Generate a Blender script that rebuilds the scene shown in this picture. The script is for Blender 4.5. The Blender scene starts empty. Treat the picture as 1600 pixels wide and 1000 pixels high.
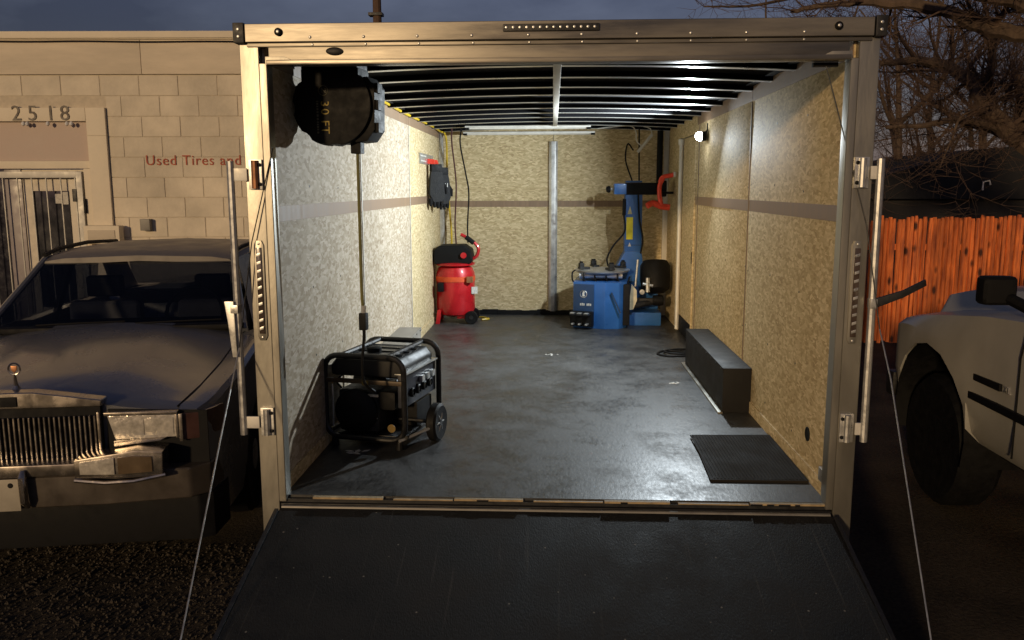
import bpy, bmesh, math, random
from mathutils import Vector, Matrix, Quaternion
random.seed(7)
R = math.radians
sc = bpy.context.scene
col = sc.collection

# ------------------------------------------------------------------ camera
cd = bpy.data.cameras.new('camera')
cam = bpy.data.objects.new('camera', cd); col.objects.link(cam)
CAM = Vector((-0.0016, -3.5435, 1.8537))
PITCH, YAW, ROLL = R(8.90), R(2.766), R(-0.14)
fw = Vector((-math.sin(YAW)*math.cos(PITCH), math.cos(YAW)*math.cos(PITCH), -math.sin(PITCH)))
rt = Vector((math.cos(YAW), math.sin(YAW), 0)); up = rt.cross(fw)
r2 = rt*math.cos(ROLL)+up*math.sin(ROLL); u2 = up*math.cos(ROLL)-rt*math.sin(ROLL)
M = Matrix((r2, u2, -fw)).transposed().to_4x4(); M.translation = CAM
cam.matrix_world = M
cd.sensor_width = 36.0; cd.lens = 36.0*1321.1/1600.0
cd.clip_start = 0.05; cd.clip_end = 600
sc.camera = cam

# ------------------------------------------------------------------ world, sun, exposure
SUN_AZ, SUN_EL = R(21), R(9)          # light travels +Y, a little towards +X, and down
world = bpy.data.worlds.new('World'); sc.world = world; world.use_nodes = True
wn = world.node_tree.nodes; wl = world.node_tree.links; wn.clear()
wo = wn.new('ShaderNodeOutputWorld'); bg = wn.new('ShaderNodeBackground')
sky = wn.new('ShaderNodeTexSky'); sky.sky_type = 'NISHITA'; sky.sun_disc = False
sky.sun_elevation = SUN_EL; sky.sun_rotation = R(180)+SUN_AZ
sky.air_density = 1.6; sky.dust_density = 0.6; sky.ozone_density = 4.0
tc = wn.new('ShaderNodeTexCoord'); mp = wn.new('ShaderNodeMapping'); mp.inputs['Scale'].default_value = (1.6, 1.6, 4.5)
nz = wn.new('ShaderNodeTexNoise'); nz.inputs['Scale'].default_value = 2.2; nz.inputs['Detail'].default_value = 6; nz.inputs['Roughness'].default_value = .55
rp = wn.new('ShaderNodeValToRGB'); rp.color_ramp.elements[0].position = .38; rp.color_ramp.elements[1].position = .68
rp.color_ramp.elements[0].color = (.60, .56, .86, 1); rp.color_ramp.elements[1].color = (1.2, 1.08, 1.5, 1)
mx = wn.new('ShaderNodeMixRGB'); mx.blend_type = 'MULTIPLY'; mx.inputs[0].default_value = 1
hs = wn.new('ShaderNodeHueSaturation'); hs.inputs['Saturation'].default_value = .62
wl.new(tc.outputs['Generated'], mp.inputs[0]); wl.new(mp.outputs[0], nz.inputs['Vector']); wl.new(nz.outputs[0], rp.inputs[0])
wl.new(sky.outputs[0], hs.inputs['Color']); wl.new(hs.outputs[0], mx.inputs[1]); wl.new(rp.outputs[0], mx.inputs[2])
wl.new(mx.outputs[0], bg.inputs[0]); bg.inputs[1].default_value = 0.04
wl.new(bg.outputs[0], wo.inputs[0])
sd = bpy.data.lights.new('street_light_sun', 'SUN'); so = bpy.data.objects.new('street_light_sun', sd); col.objects.link(so)  # sun lamp standing in for an unseen warm street lamp behind the camera
sd.energy = 1.6; sd.angle = R(3); sd.color = (1.0, .70, .38)
so.rotation_euler = Vector((math.sin(SUN_AZ)*math.cos(SUN_EL), math.cos(SUN_AZ)*math.cos(SUN_EL), -math.sin(SUN_EL))).to_track_quat('-Z', 'Y').to_euler()
sc.view_settings.view_transform = 'Standard'; sc.view_settings.look = 'None'
sc.view_settings.exposure = 0.0; sc.view_settings.gamma = 1.0; sc.view_settings.use_curve_mapping = False
sc.cycles.max_bounces = 8; sc.cycles.sample_clamp_indirect = 4.0
try: sc.cycles.use_denoising = True
except Exception: pass

# ------------------------------------------------------------------ helpers
class MB:
    def __init__(s): s.v = []; s.f = []
    def add(s, vs, fs):
        o = len(s.v); s.v += [tuple(v) for v in vs]; s.f += [tuple(i+o for i in f) for f in fs]; return s
    def box(s, x0, x1, y0, y1, z0, z1, m=None):
        vs = [Vector((x, y, z)) for x in (x0, x1) for y in (y0, y1) for z in (z0, z1)]
        if m: vs = [m @ v for v in vs]
        return s.add(vs, [(0,1,3,2), (4,6,7,5), (0,4,5,1), (2,3,7,6), (0,2,6,4), (1,5,7,3)])
    def prism(s, poly, a0, a1, axis='z', m=None):   # poly in the two other axes
        n = len(poly)
        def mk(p, a):
            v = {'z': (p[0], p[1], a), 'y': (p[0], a, p[1]), 'x': (a, p[0], p[1])}[axis]
            v = Vector(v); return m @ v if m else v
        vs = [mk(p, a0) for p in poly]+[mk(p, a1) for p in poly]
        fs = [tuple(range(n))[::-1], tuple(range(n, 2*n))]+[(i, (i+1) % n, n+(i+1) % n, n+i) for i in range(n)]
        return s.add(vs, fs)
    def tube(s, pts, r, seg=8, cap=True, closed=False):
        pts = [Vector(p) for p in pts]; n = len(pts); rs = r if isinstance(r, (list, tuple)) else [r]*n
        t0 = (pts[1]-pts[0]).normalized()
        nrm = t0.orthogonal().normalized(); prev = t0; vs = []
        for i, p in enumerate(pts):
            if closed: t = (pts[(i+1) % n]-pts[i-1]).normalized()
            else: t = (pts[min(i+1, n-1)]-pts[max(i-1, 0)])
            t = t.normalized() if t.length > 1e-9 else prev
            nrm = prev.rotation_difference(t) @ nrm; nrm = (nrm-t*nrm.dot(t)).normalized(); prev = t
            b = t.cross(nrm)
            for k in range(seg):
                a = 2*math.pi*k/seg; vs.append(p+(nrm*math.cos(a)+b*math.sin(a))*rs[i])
        fs = []
        for i in range(n if closed else n-1):
            j = (i+1) % n
            for k in range(seg): fs.append((i*seg+k, i*seg+(k+1) % seg, j*seg+(k+1) % seg, j*seg+k))
        if cap and not closed: fs += [tuple(range(seg))[::-1], tuple((n-1)*seg+k for k in range(seg))]
        return s.add(vs, fs)
    def lathe(s, prof, c=(0,0,0), axis=(0,0,1), seg=24):   # prof (r, h)
        q = Vector((0,0,1)).rotation_difference(Vector(axis)); c = Vector(c); vs = []; n = len(prof)
        for r, h in prof:
            for k in range(seg):
                a = 2*math.pi*k/seg; vs.append(c+q @ Vector((r*math.cos(a), r*math.sin(a), h)))
        fs = [(i*seg+k, i*seg+(k+1) % seg, (i+1)*seg+(k+1) % seg, (i+1)*seg+k) for i in range(n-1) for k in range(seg)]
        if prof[0][0] > 1e-6: fs.append(tuple(range(seg))[::-1])
        if prof[-1][0] > 1e-6: fs.append(tuple((n-1)*seg+k for k in range(seg)))
        return s.add(vs, fs)
    def loft(s, secs, cap=True):   # list of equal-length rings (open strips)
        n = len(secs[0]); vs = [p for r in secs for p in r]; fs = []
        for i in range(len(secs)-1):
            for k in range(n-1): fs.append((i*n+k, i*n+k+1, (i+1)*n+k+1, (i+1)*n+k))
        if cap: fs += [tuple(range(n))[::-1], tuple((len(secs)-1)*n+k for k in range(n))]
        return s.add(vs, fs)
    def mesh(s, name, bevel=0, seg=2, smooth=None):
        me = bpy.data.meshes.new(name); me.from_pydata(s.v, [], s.f)
        bm = bmesh.new(); bm.from_mesh(me)
        bmesh.ops.remove_doubles(bm, verts=bm.verts, dist=1e-5)
        bmesh.ops.recalc_face_normals(bm, faces=bm.faces)
        if bevel:
            es = [e for e in bm.edges if len(e.link_faces) == 2 and e.calc_face_angle(0) > R(25)]
            bmesh.ops.bevel(bm, geom=es, offset=bevel, segments=seg, affect='EDGES', profile=.7, clamp_overlap=True)
        if smooth is not None:
            for f in bm.faces: f.smooth = True
            for e in bm.edges:
                if len(e.link_faces) != 2 or e.calc_face_angle(0) > R(smooth): e.smooth = False
        bm.to_mesh(me); bm.free(); return me

def link(name, me, mat, parent=None, loc=None):
    o = bpy.data.objects.new(name, me); col.objects.link(o)
    if mat is not None and not me.materials: me.materials.append(mat)
    if parent: o.parent = parent
    if loc: o.location = loc
    return o
def part(name, mb, mat, parent=None, bevel=0, smooth=35, seg=2):
    return link(name, mb.mesh(name, bevel, seg, smooth), mat, parent)
def thing(name, label, cat, loc=(0,0,0), rz=0, group=None):
    o = bpy.data.objects.new(name, None); col.objects.link(o); o.empty_display_size = .1
    o.location = loc; o.rotation_euler = (0,0,rz); return tag(o, label, cat, group)
def tag(o, label, cat, group=None, kind=None):
    o['label'] = label; o['category'] = cat
    if group: o['group'] = group
    if kind: o['kind'] = kind
    return o
def fillet(pts, r, n=5, closed=False):
    pts = [Vector(p) for p in pts]; out = []
    N = len(pts)
    for i, p in enumerate(pts):
        if not closed and i in (0, N-1): out.append(p); continue
        a = pts[i-1]; b = pts[(i+1) % N]
        da = (a-p); db = (b-p); d = min(r, da.length*.45, db.length*.45)
        A = p+da.normalized()*d; B = p+db.normalized()*d
        for k in range(n+1):
            t = k/n; out.append(A*(1-t)**2+p*2*t*(1-t)+B*t*t)
    return out
def spline(pts, n=8):
    pts = [Vector(p) for p in pts]; out = []
    P = [pts[0]*2-pts[1]]+pts+[pts[-1]*2-pts[-2]]
    for i in range(1, len(P)-2):
        for k in range(n):
            t = k/n; a, b, c, d = P[i-1], P[i], P[i+1], P[i+2]
            out.append(.5*((2*b)+(c-a)*t+(2*a-5*b+4*c-d)*t*t+(3*b-a-3*c+d)*t**3))
    out.append(pts[-1]); return out
def text(name, s, size, loc, rot, mat, parent=None, ext=.001, ax='LEFT', sp=1.0):
    c = bpy.data.curves.new(name, 'FONT'); c.body = s; c.size = size; c.extrude = ext; c.align_x = ax; c.space_character = sp
    c.resolution_u = 3
    tmp = bpy.data.objects.new(name+'_curve', c); col.objects.link(tmp)
    bpy.context.view_layer.update()
    me = bpy.data.meshes.new_from_object(tmp.evaluated_get(bpy.context.evaluated_depsgraph_get()))
    bpy.data.objects.remove(tmp); bpy.data.curves.remove(c)
    me.name = name; me.materials.clear(); me.materials.append(mat)
    o = bpy.data.objects.new(name, me); col.objects.link(o); o.location = loc; o.rotation_euler = rot
    if parent: o.parent = parent
    return o

# ------------------------------------------------------------------ materials
def nodes(name):
    m = bpy.data.materials.new(name); m.use_nodes = True
    nt = m.node_tree; b = nt.nodes['Principled BSDF']; return m, nt, b
def N(nt, t, **k):
    n = nt.nodes.new(t)
    for a, v in k.items(): setattr(n, a, v)
    return n
def mat(name, c, rough=.5, metal=0, var=.25, scale=12, bump=.0, bscale=60, rvar=.12, stretch=(1,1,1), rand=0, spec=.5, coat=0, c2=None, pos=False):
    m, nt, b = nodes(name); L = nt.links
    tcn = N(nt, 'ShaderNodeTexCoord'); mpn = N(nt, 'ShaderNodeMapping'); mpn.inputs['Scale'].default_value = stretch
    if pos: gm = N(nt, 'ShaderNodeNewGeometry'); L.new(gm.outputs['Position'], mpn.inputs[0])
    else: L.new(tcn.outputs['Object'], mpn.inputs[0])
    n1 = N(nt, 'ShaderNodeTexNoise'); n1.inputs['Scale'].default_value = scale; n1.inputs['Detail'].default_value = 7; n1.inputs['Roughness'].default_value = .62
    L.new(mpn.outputs[0], n1.inputs['Vector'])
    r1 = N(nt, 'ShaderNodeValToRGB'); e = r1.color_ramp.elements; e[0].position = .3; e[1].position = .72
    lo = [x*(1-var) for x in c] if c2 is None else c2
    e[0].color = (*lo, 1); e[1].color = (*[min(1, x*(1+var)) for x in c], 1)
    L.new(n1.outputs[0], r1.inputs[0]); out = r1.outputs[0]
    if rand:
        oi = N(nt, 'ShaderNodeObjectInfo'); hv = N(nt, 'ShaderNodeHueSaturation'); mr = N(nt, 'ShaderNodeMapRange')
        mr.inputs[3].default_value = 1-rand; mr.inputs[4].default_value = 1+rand
        L.new(oi.outputs['Random'], mr.inputs[0]); L.new(mr.outputs[0], hv.inputs['Value']); L.new(out, hv.inputs['Color']); out = hv.outputs[0]
    L.new(out, b.inputs['Base Color'])
    b.inputs['Metallic'].default_value = metal; b.inputs['Specular IOR Level'].default_value = spec
    mr2 = N(nt, 'ShaderNodeMapRange'); mr2.inputs[1].default_value = .3; mr2.inputs[2].default_value = .7
    mr2.inputs[3].default_value = max(.03, rough-rvar); mr2.inputs[4].default_value = min(1, rough+rvar)
    L.new(n1.outputs[0], mr2.inputs[0]); L.new(mr2.outputs[0], b.inputs['Roughness'])
    if coat: b.inputs['Coat Weight'].default_value = coat; b.inputs['Coat Roughness'].default_value = .08
    if bump:
        n2 = N(nt, 'ShaderNodeTexNoise'); n2.inputs['Scale'].default_value = bscale; n2.inputs['Detail'].default_value = 4
        L.new(mpn.outputs[0], n2.inputs['Vector'])
        bp = N(nt, 'ShaderNodeBump'); bp.inputs['Strength'].default_value = bump; bp.inputs['Distance'].default_value = .01
        L.new(n2.outputs[0], bp.inputs['Height']); L.new(bp.outputs[0], b.inputs['Normal'])
    return m
def osb(name, tint=(1,1,1), k=1.0):
    m, nt, b = nodes(name); L = nt.links
    tcn = N(nt, 'ShaderNodeTexCoord'); sx = N(nt, 'ShaderNodeSeparateXYZ'); L.new(tcn.outputs['Object'], sx.inputs[0])
    ad = N(nt, 'ShaderNodeMath', operation='ADD'); L.new(sx.outputs[0], ad.inputs[0]); L.new(sx.outputs[1], ad.inputs[1])
    cb = N(nt, 'ShaderNodeCombineXYZ'); L.new(ad.outputs[0], cb.inputs[0]); L.new(sx.outputs[2], cb.inputs[1])
    wn_ = N(nt, 'ShaderNodeTexNoise'); wn_.inputs['Scale'].default_value = 9; wn_.inputs['Detail'].default_value = 2
    L.new(cb.outputs[0], wn_.inputs['Vector'])
    wadd = N(nt, 'ShaderNodeMixRGB', blend_type='ADD'); wadd.inputs[0].default_value = .05
    L.new(cb.outputs[0], wadd.inputs[1]); L.new(wn_.outputs['Color'], wadd.inputs[2])
    cols = []
    for i, (ang, sxx, syy) in enumerate(((25, 15, 42), (-48, 16, 44), (82, 17, 40))):
        mpn = N(nt, 'ShaderNodeMapping'); mpn.inputs['Rotation'].default_value = (0,0,R(ang)); mpn.inputs['Scale'].default_value = (sxx*k, syy*k, 1)
        mpn.inputs['Location'].default_value = (i*7.3, i*3.1, 0)
        vr = N(nt, 'ShaderNodeTexVoronoi', voronoi_dimensions='2D'); vr.inputs['Scale'].default_value = 1
        L.new(wadd.outputs[0], mpn.inputs[0]); L.new(mpn.outputs[0], vr.inputs['Vector'])
        s_ = N(nt, 'ShaderNodeSeparateColor'); L.new(vr.outputs['Color'], s_.inputs[0]); cols.append(s_)
    # choose the layer whose random id is highest
    mxa = N(nt, 'ShaderNodeMath', operation='GREATER_THAN'); L.new(cols[0].outputs[1], mxa.inputs[0]); L.new(cols[1].outputs[1], mxa.inputs[1])
    m1 = N(nt, 'ShaderNodeMix', data_type='FLOAT'); L.new(mxa.outputs[0], m1.inputs[0]); L.new(cols[1].outputs[0], m1.inputs[2]); L.new(cols[0].outputs[0], m1.inputs[3])
    mxb = N(nt, 'ShaderNodeMath', operation='GREATER_THAN'); L.new(cols[2].outputs[1], mxb.inputs[0]); mxb.inputs[1].default_value = .68
    m2 = N(nt, 'ShaderNodeMix', data_type='FLOAT'); L.new(mxb.outputs[0], m2.inputs[0]); L.new(m1.outputs[0], m2.inputs[2]); L.new(cols[2].outputs[0], m2.inputs[3])
    gr = N(nt, 'ShaderNodeTexNoise'); gr.inputs['Scale'].default_value = 160; gr.inputs['Detail'].default_value = 3; L.new(cb.outputs[0], gr.inputs['Vector'])
    big = N(nt, 'ShaderNodeTexNoise'); big.inputs['Scale'].default_value = 2.5; big.inputs['Detail'].default_value = 4; L.new(cb.outputs[0], big.inputs['Vector'])
    a1 = N(nt, 'ShaderNodeMath', operation='MULTIPLY_ADD'); L.new(gr.outputs[0], a1.inputs[0]); a1.inputs[1].default_value = .5; L.new(m2.outputs[0], a1.inputs[2])
    a2 = N(nt, 'ShaderNodeMath', operation='MULTIPLY_ADD'); L.new(big.outputs[0], a2.inputs[0]); a2.inputs[1].default_value = .45; L.new(a1.outputs[0], a2.inputs[2])
    sb = N(nt, 'ShaderNodeMath', operation='MULTIPLY'); L.new(a2.outputs[0], sb.inputs[0]); sb.inputs[1].default_value = .56
    rp_ = N(nt, 'ShaderNodeValToRGB'); e = rp_.color_ramp.elements
    e[0].position = .10; e[0].color = (.29*tint[0], .205*tint[1], .11*tint[2], 1)
    e[1].position = .95; e[1].color = (.74*tint[0], .62*tint[1], .41*tint[2], 1)
    x = rp_.color_ramp.elements.new(.35); x.color = (.44*tint[0], .34*tint[1], .19*tint[2], 1)
    x = rp_.color_ramp.elements.new(.62); x.color = (.55*tint[0], .445*tint[1], .27*tint[2], 1)
    L.new(sb.outputs[0], rp_.inputs[0]); L.new(rp_.outputs[0], b.inputs['Base Color'])
    b.inputs['Roughness'].default_value = .7; b.inputs['Specular IOR Level'].default_value = .2
    bp = N(nt, 'ShaderNodeBump'); bp.inputs['Strength'].default_value = .18; bp.inputs['Distance'].default_value = .003
    L.new(a1.outputs[0], bp.inputs['Height']); L.new(bp.outputs[0], b.inputs['Normal'])
    return m
def glassmat(name, tr=(.3,.3,.32), rough=.02):
    m = bpy.data.materials.new(name); m.use_nodes = True; nt = m.node_tree; nt.nodes.clear(); L = nt.links
    o = N(nt, 'ShaderNodeOutputMaterial'); t = N(nt, 'ShaderNodeBsdfTransparent'); t.inputs[0].default_value = (*tr, 1)
    g = N(nt, 'ShaderNodeBsdfGlossy'); g.inputs['Roughness'].default_value = rough
    f = N(nt, 'ShaderNodeFresnel'); f.inputs[0].default_value = 1.5
    x = N(nt, 'ShaderNodeMixShader'); gm = N(nt, 'ShaderNodeNewGeometry'); iv = N(nt, 'ShaderNodeMath', operation='SUBTRACT'); iv.inputs[0].default_value = 1; L.new(gm.outputs['Backfacing'], iv.inputs[1])
    ml = N(nt, 'ShaderNodeMath', operation='MULTIPLY'); L.new(f.outputs[0], ml.inputs[0]); L.new(iv.outputs[0], ml.inputs[1])
    L.new(ml.outputs[0], x.inputs[0]); L.new(t.outputs[0], x.inputs[1]); L.new(g.outputs[0], x.inputs[2]); L.new(x.outputs[0], o.inputs[0])
    return m
def emit(name, c, s):
    m = bpy.data.materials.new(name); m.use_nodes = True; nt = m.node_tree; b = nt.nodes['Principled BSDF']
    b.inputs['Base Color'].default_value = (.9, .9, .9, 1); b.inputs['Emission Color'].default_value = (*c, 1); b.inputs['Emission Strength'].default_value = s
    return m
M_osb = osb('osb_board', (1.08, 1.07, 1.02), 1.8)
M_osbg = osb('grey_osb', (.84, .87, 1.07), 1.5)  # greyer tint for the two rear sheets of the left wall
M_alu = mat('brushed_aluminium', (.32, .305, .265), .38, .76, .12, 6, .05, 90, .1, (1,1,.25))
M_aluh = mat('header_aluminium', (.19, .175, .15), .38, .78, .45, 7, .12, 22, .16, (.12,1,1))
M_galv = mat('galvanised_steel', (.62, .62, .60), .38, .8, .2, 25, .03, 100)
M_white = mat('white_metal_trim', (.68, .66, .60), .45, .2, .1, 15)
M_bow = mat('galvanised_roof_bow', (.62, .61, .58), .3, .75, .06, 4, 0, 60, .04)
M_black = mat('black_plastic', (.0055, .0055, .006), .62, 0, .3, 20, .05, 150, spec=.2)
M_roofb = mat('black_roof_skin', (.006, .006, .007), .9, 0, .4, 5, spec=.05)
M_blackm = mat('black_powder_coat', (.008, .008, .009), .36, 0, .3, 30, .03, 200)
M_dark = mat('dark_mechanical', (.018, .018, .019), .5, .2, .4, 30, .1, 80)
M_band = mat('brown_wood_strip', (.25, .165, .10), .6, 0, .18, 8, .05, 80, .1, (4,4,.4))
M_bare = mat('raw_plywood_edge', (.36, .27, .15), .7, 0, .45, 18, .1, 90)
M_white_scrap = mat('pale_paper', (.55, .53, .48), .7, 0, .3, 60)
M_copper = mat('reddish_steel', (.42, .2, .1), .4, .7, .2, 20)

def floor_mat(name, base, r0, r1, bump, fine=75, spec=.5):
    m, nt, b = nodes(name); L = nt.links; b.inputs['Specular IOR Level'].default_value = spec
    tcn = N(nt, 'ShaderNodeTexCoord')
    n1 = N(nt, 'ShaderNodeTexNoise'); n1.inputs['Scale'].default_value = 3.2; n1.inputs['Detail'].default_value = 9; n1.inputs['Roughness'].default_value = .68
    n2 = N(nt, 'ShaderNodeTexNoise'); n2.inputs['Scale'].default_value = fine; n2.inputs['Detail'].default_value = 5
    mp2 = N(nt, 'ShaderNodeMapping'); mp2.inputs['Scale'].default_value = (1, .35, 1)
    L.new(tcn.outputs['Object'], n1.inputs['Vector']); L.new(tcn.outputs['Object'], mp2.inputs[0]); L.new(mp2.outputs[0], n2.inputs['Vector'])
    r_ = N(nt, 'ShaderNodeValToRGB'); e = r_.color_ramp.elements; e[0].position = .35; e[1].position = .7
    e[0].color = (*[x*.55 for x in base], 1); e[1].color = (*[x*1.7 for x in base], 1)
    mm = N(nt, 'ShaderNodeMath', operation='MULTIPLY_ADD'); L.new(n2.outputs[0], mm.inputs[0]); mm.inputs[1].default_value = .35
    sbt = N(nt, 'ShaderNodeMath', operation='SUBTRACT'); L.new(n1.outputs[0], sbt.inputs[0]); sbt.inputs[1].default_value = .17; L.new(sbt.outputs[0], mm.inputs[2])
    L.new(mm.outputs[0], r_.inputs[0])
    vf = N(nt, 'ShaderNodeTexVoronoi'); vf.inputs['Scale'].default_value = 38; L.new(tcn.outputs['Object'], vf.inputs['Vector'])
    sf = N(nt, 'ShaderNodeSeparateColor'); L.new(vf.outputs['Color'], sf.inputs[0])
    g1 = N(nt, 'ShaderNodeMath', operation='GREATER_THAN'); g1.inputs[1].default_value = .972; L.new(sf.outputs[0], g1.inputs[0])
    g2 = N(nt, 'ShaderNodeMath', operation='LESS_THAN'); g2.inputs[1].default_value = .16; L.new(vf.outputs['Distance'], g2.inputs[0])
    fl_ = N(nt, 'ShaderNodeMath', operation='MULTIPLY'); L.new(g1.outputs[0], fl_.inputs[0]); L.new(g2.outputs[0], fl_.inputs[1])
    mps = N(nt, 'ShaderNodeMapping'); mps.inputs['Scale'].default_value = (46, 1.3, 1); mps.inputs['Rotation'].default_value = (0, 0, .12); L.new(tcn.outputs['Object'], mps.inputs[0])
    ns = N(nt, 'ShaderNodeTexNoise'); ns.inputs['Scale'].default_value = 1; ns.inputs['Detail'].default_value = 3; L.new(mps.outputs[0], ns.inputs['Vector'])
    gs = N(nt, 'ShaderNodeMapRange'); gs.inputs[1].default_value = .66; gs.inputs[2].default_value = .78; L.new(ns.outputs[0], gs.inputs[0])
    sm = N(nt, 'ShaderNodeMath', operation='MULTIPLY_ADD'); L.new(gs.outputs[0], sm.inputs[0]); sm.inputs[1].default_value = .22; L.new(fl_.outputs[0], sm.inputs[2])
    cx = N(nt, 'ShaderNodeMixRGB'); L.new(sm.outputs[0], cx.inputs[0]); L.new(r_.outputs[0], cx.inputs[1]); cx.inputs[2].default_value = (.14, .13, .11, 1)
    L.new(cx.outputs[0], b.inputs['Base Color'])
    mr = N(nt, 'ShaderNodeMapRange'); mr.inputs[1].default_value = .35; mr.inputs[2].default_value = .68; mr.inputs[3].default_value = r0; mr.inputs[4].default_value = r1
    L.new(mm.outputs[0], mr.inputs[0]); L.new(mr.outputs[0], b.inputs['Roughness'])
    bp = N(nt, 'ShaderNodeBump'); bp.inputs['Strength'].default_value = bump; bp.inputs['Distance'].default_value = .006
    L.new(n2.outputs[0], bp.inputs['Height']); L.new(bp.outputs[0], b.inputs['Normal'])
    return m
M_floor = floor_mat('black_painted_plywood', (.036, .036, .0355), .36, .66, .14)
M_ramp = floor_mat('black_grit_ramp', (.011, .0105, .010), .6, .85, .3, 190, .25)

# ------------------------------------------------------------------ ground
def ground_mat():
    m, nt, b = nodes('dirt_and_gravel'); L = nt.links
    tcn = N(nt, 'ShaderNodeTexCoord')
    n1 = N(nt, 'ShaderNodeTexNoise'); n1.inputs['Scale'].default_value = 1.6; n1.inputs['Detail'].default_value = 8
    n2 = N(nt, 'ShaderNodeTexNoise'); n2.inputs['Scale'].default_value = 45; n2.inputs['Detail'].default_value = 6; n2.inputs['Roughness'].default_value = .7
    for n in (n1, n2): L.new(tcn.outputs['Object'], n.inputs['Vector'])
    mm = N(nt, 'ShaderNodeMath', operation='ADD'); L.new(n1.outputs[0], mm.inputs[0]); L.new(n2.outputs[0], mm.inputs[1])
    hf = N(nt, 'ShaderNodeMath', operation='MULTIPLY'); hf.inputs[1].default_value = .5; L.new(mm.outputs[0], hf.inputs[0])
    r_ = N(nt, 'ShaderNodeValToRGB'); e = r_.color_ramp.elements; e[0].position = .38; e[1].position = .66
    e[0].color = (.018, .016, .012, 1); e[1].color = (.10, .08, .055, 1)
    L.new(hf.outputs[0], r_.inputs[0]); L.new(r_.outputs[0], b.inputs['Base Color']); b.inputs['Roughness'].default_value = .9; b.inputs['Specular IOR Level'].default_value = .2
    bp = N(nt, 'ShaderNodeBump'); bp.inputs['Strength'].default_value = .8; bp.inputs['Distance'].default_value = .02
    L.new(n2.outputs[0], bp.inputs['Height']); L.new(bp.outputs[0], b.inputs['Normal']); return m
M_ground = ground_mat()
mb = MB(); g = 300
mb.add([(-g,-g,0), (g,-g,0), (g,g,0), (-g,g,0)], [(0,1,2,3)])
o = part('ground', mb, M_ground, smooth=None); o['kind'] = 'structure'; o['label'] = 'dark dirt and gravel ground around the trailer'

def gravel(name, n, x0, x1, y0, y1, label):
    mb = MB()
    for i in range(n):
        x = random.uniform(x0, x1); y = random.uniform(y0, y1); s = random.uniform(.003, .009)*(1.6 if random.random() < .08 else 1)
        q = Quaternion((random.random()-.5, random.random()-.5, random.random()-.5), random.uniform(0, 6)).to_matrix()
        vs = [q @ Vector(v)*s for v in ((1,0,0), (-1,0,.1), (0,1,0), (.1,-1,0), (0,0,.7), (0,.1,-.7))]
        mb.add([Vector((x, y, s*.35))+v for v in vs], [(0,2,4), (2,1,4), (1,3,4), (3,0,4), (2,0,5), (1,2,5), (3,1,5), (0,3,5)])
    o = part(name, mb, mat(name+'_stone', (.052, .042, .030), .9, 0, .6, 9), smooth=None)
    return tag(o, label, 'gravel', kind='stuff')
gravel('gravel', 14000, -4.2, -1.32, -2.2, .6, 'loose gravel and crumbs of dirt beside the ramp and the dark sedan')

# ------------------------------------------------------------------ cargo trailer
T = thing('cargo_trailer', 'open enclosed cargo trailer with aluminium rear frame and lowered black ramp', 'trailer')
WI, L_, ZF, ZC = 1.2, 5.5, .5, 2.43
part('floor', MB().box(-1.2, 1.2, .02, 5.5, .44, .5), M_floor, T)
part('sill', MB().box(-1.2, 1.2, -.02, .018, .43, .474), M_dark, T, .004)
part('floor_underside', MB().box(-1.2, 1.2, -.001, .0185, .4745, .489), M_dark, T)
# raw plywood edge broken into worn lengths, with black smudges
xs = [-1.06, -.74, -.70, -.43, -.12, -.08, .23, .52, .55, .86, 1.19]
for i in range(len(xs)-1):
    if i in (1, 4, 7): continue
    part('floor_edge', MB().box(xs[i], xs[i+1]-.006, -.004+.003*(i % 2),   .019, .4895, .4985-.002*(i % 3)), M_bare, T, .001)
for x, w in ((-.33, .05), (.30, .03), (.86, .05), (.93, .03), (.98, .05), (1.05, .02)):
    part('smudge', MB().box(x, x+w, -.0075, -.0045, .4885, .4965), M_black, T)
# side walls (outer skin) and OSB panels
for s in (-1, 1):
    a, b_ = sorted((s*1.21, s*1.288))
    part('side_wall', MB().box(a, b_, .05, 5.6, .33, 2.46), M_alu, T)
def panel(s, y0, y1, z0, z1, m_=None):
    a, b_ = sorted((s*1.2, s*1.209)); g = .0025
    return part('wall_panel', MB().box(a, b_, y0+g, y1-g, z0, z1), m_ or M_osb, T, .0015)
for s in (-1, 1):
    ys = (.03, 1.755, 3.56, 5.5) if s < 0 else (.03, 1.758, 3.607, 3.72)
    for y0, y1 in zip(ys, ys[1:]):
        panel(s, y0, y1, .5, ZC+.02, M_osbg if s < 0 and y0 < 3 else None)
    if s > 0: panel(1, 4.53, 5.5, .5, ZC+.02); panel(1, 3.72, 4.53, 2.30, ZC+.02)
    a, b_ = sorted((s*1.1965, s*1.2))
    for y0, y1 in zip(ys, ys[1:]):
        part('wall_strip', MB().box(a, b_, y0+.004, y1-.004, 1.708, 1.776), M_band, T)
        part('top_strip', MB().box(a, b_, y0+.004, y1-.004, 2.365, 2.452), M_band, T)
    a, b_ = sorted((s*1.192, s*1.2))
    part('kick_strip', MB().box(a, b_, .04, 3.6 if s > 0 else 5.5, .5, .57), M_osb, T, .002)
# seam trim between panels
for s, ys in ((-1, (1.755, 3.56)), (1, (1.758, 3.607))):
    for y in ys:
        a, b_ = sorted((s*1.194, s*1.2))
        part('seam_trim', MB().box(a, b_, y-.006, y+.006, .57, 2.36), mat('seam_dark', (.2, .15, .1), .6) if s > 0 else M_white, T, .001)
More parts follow.
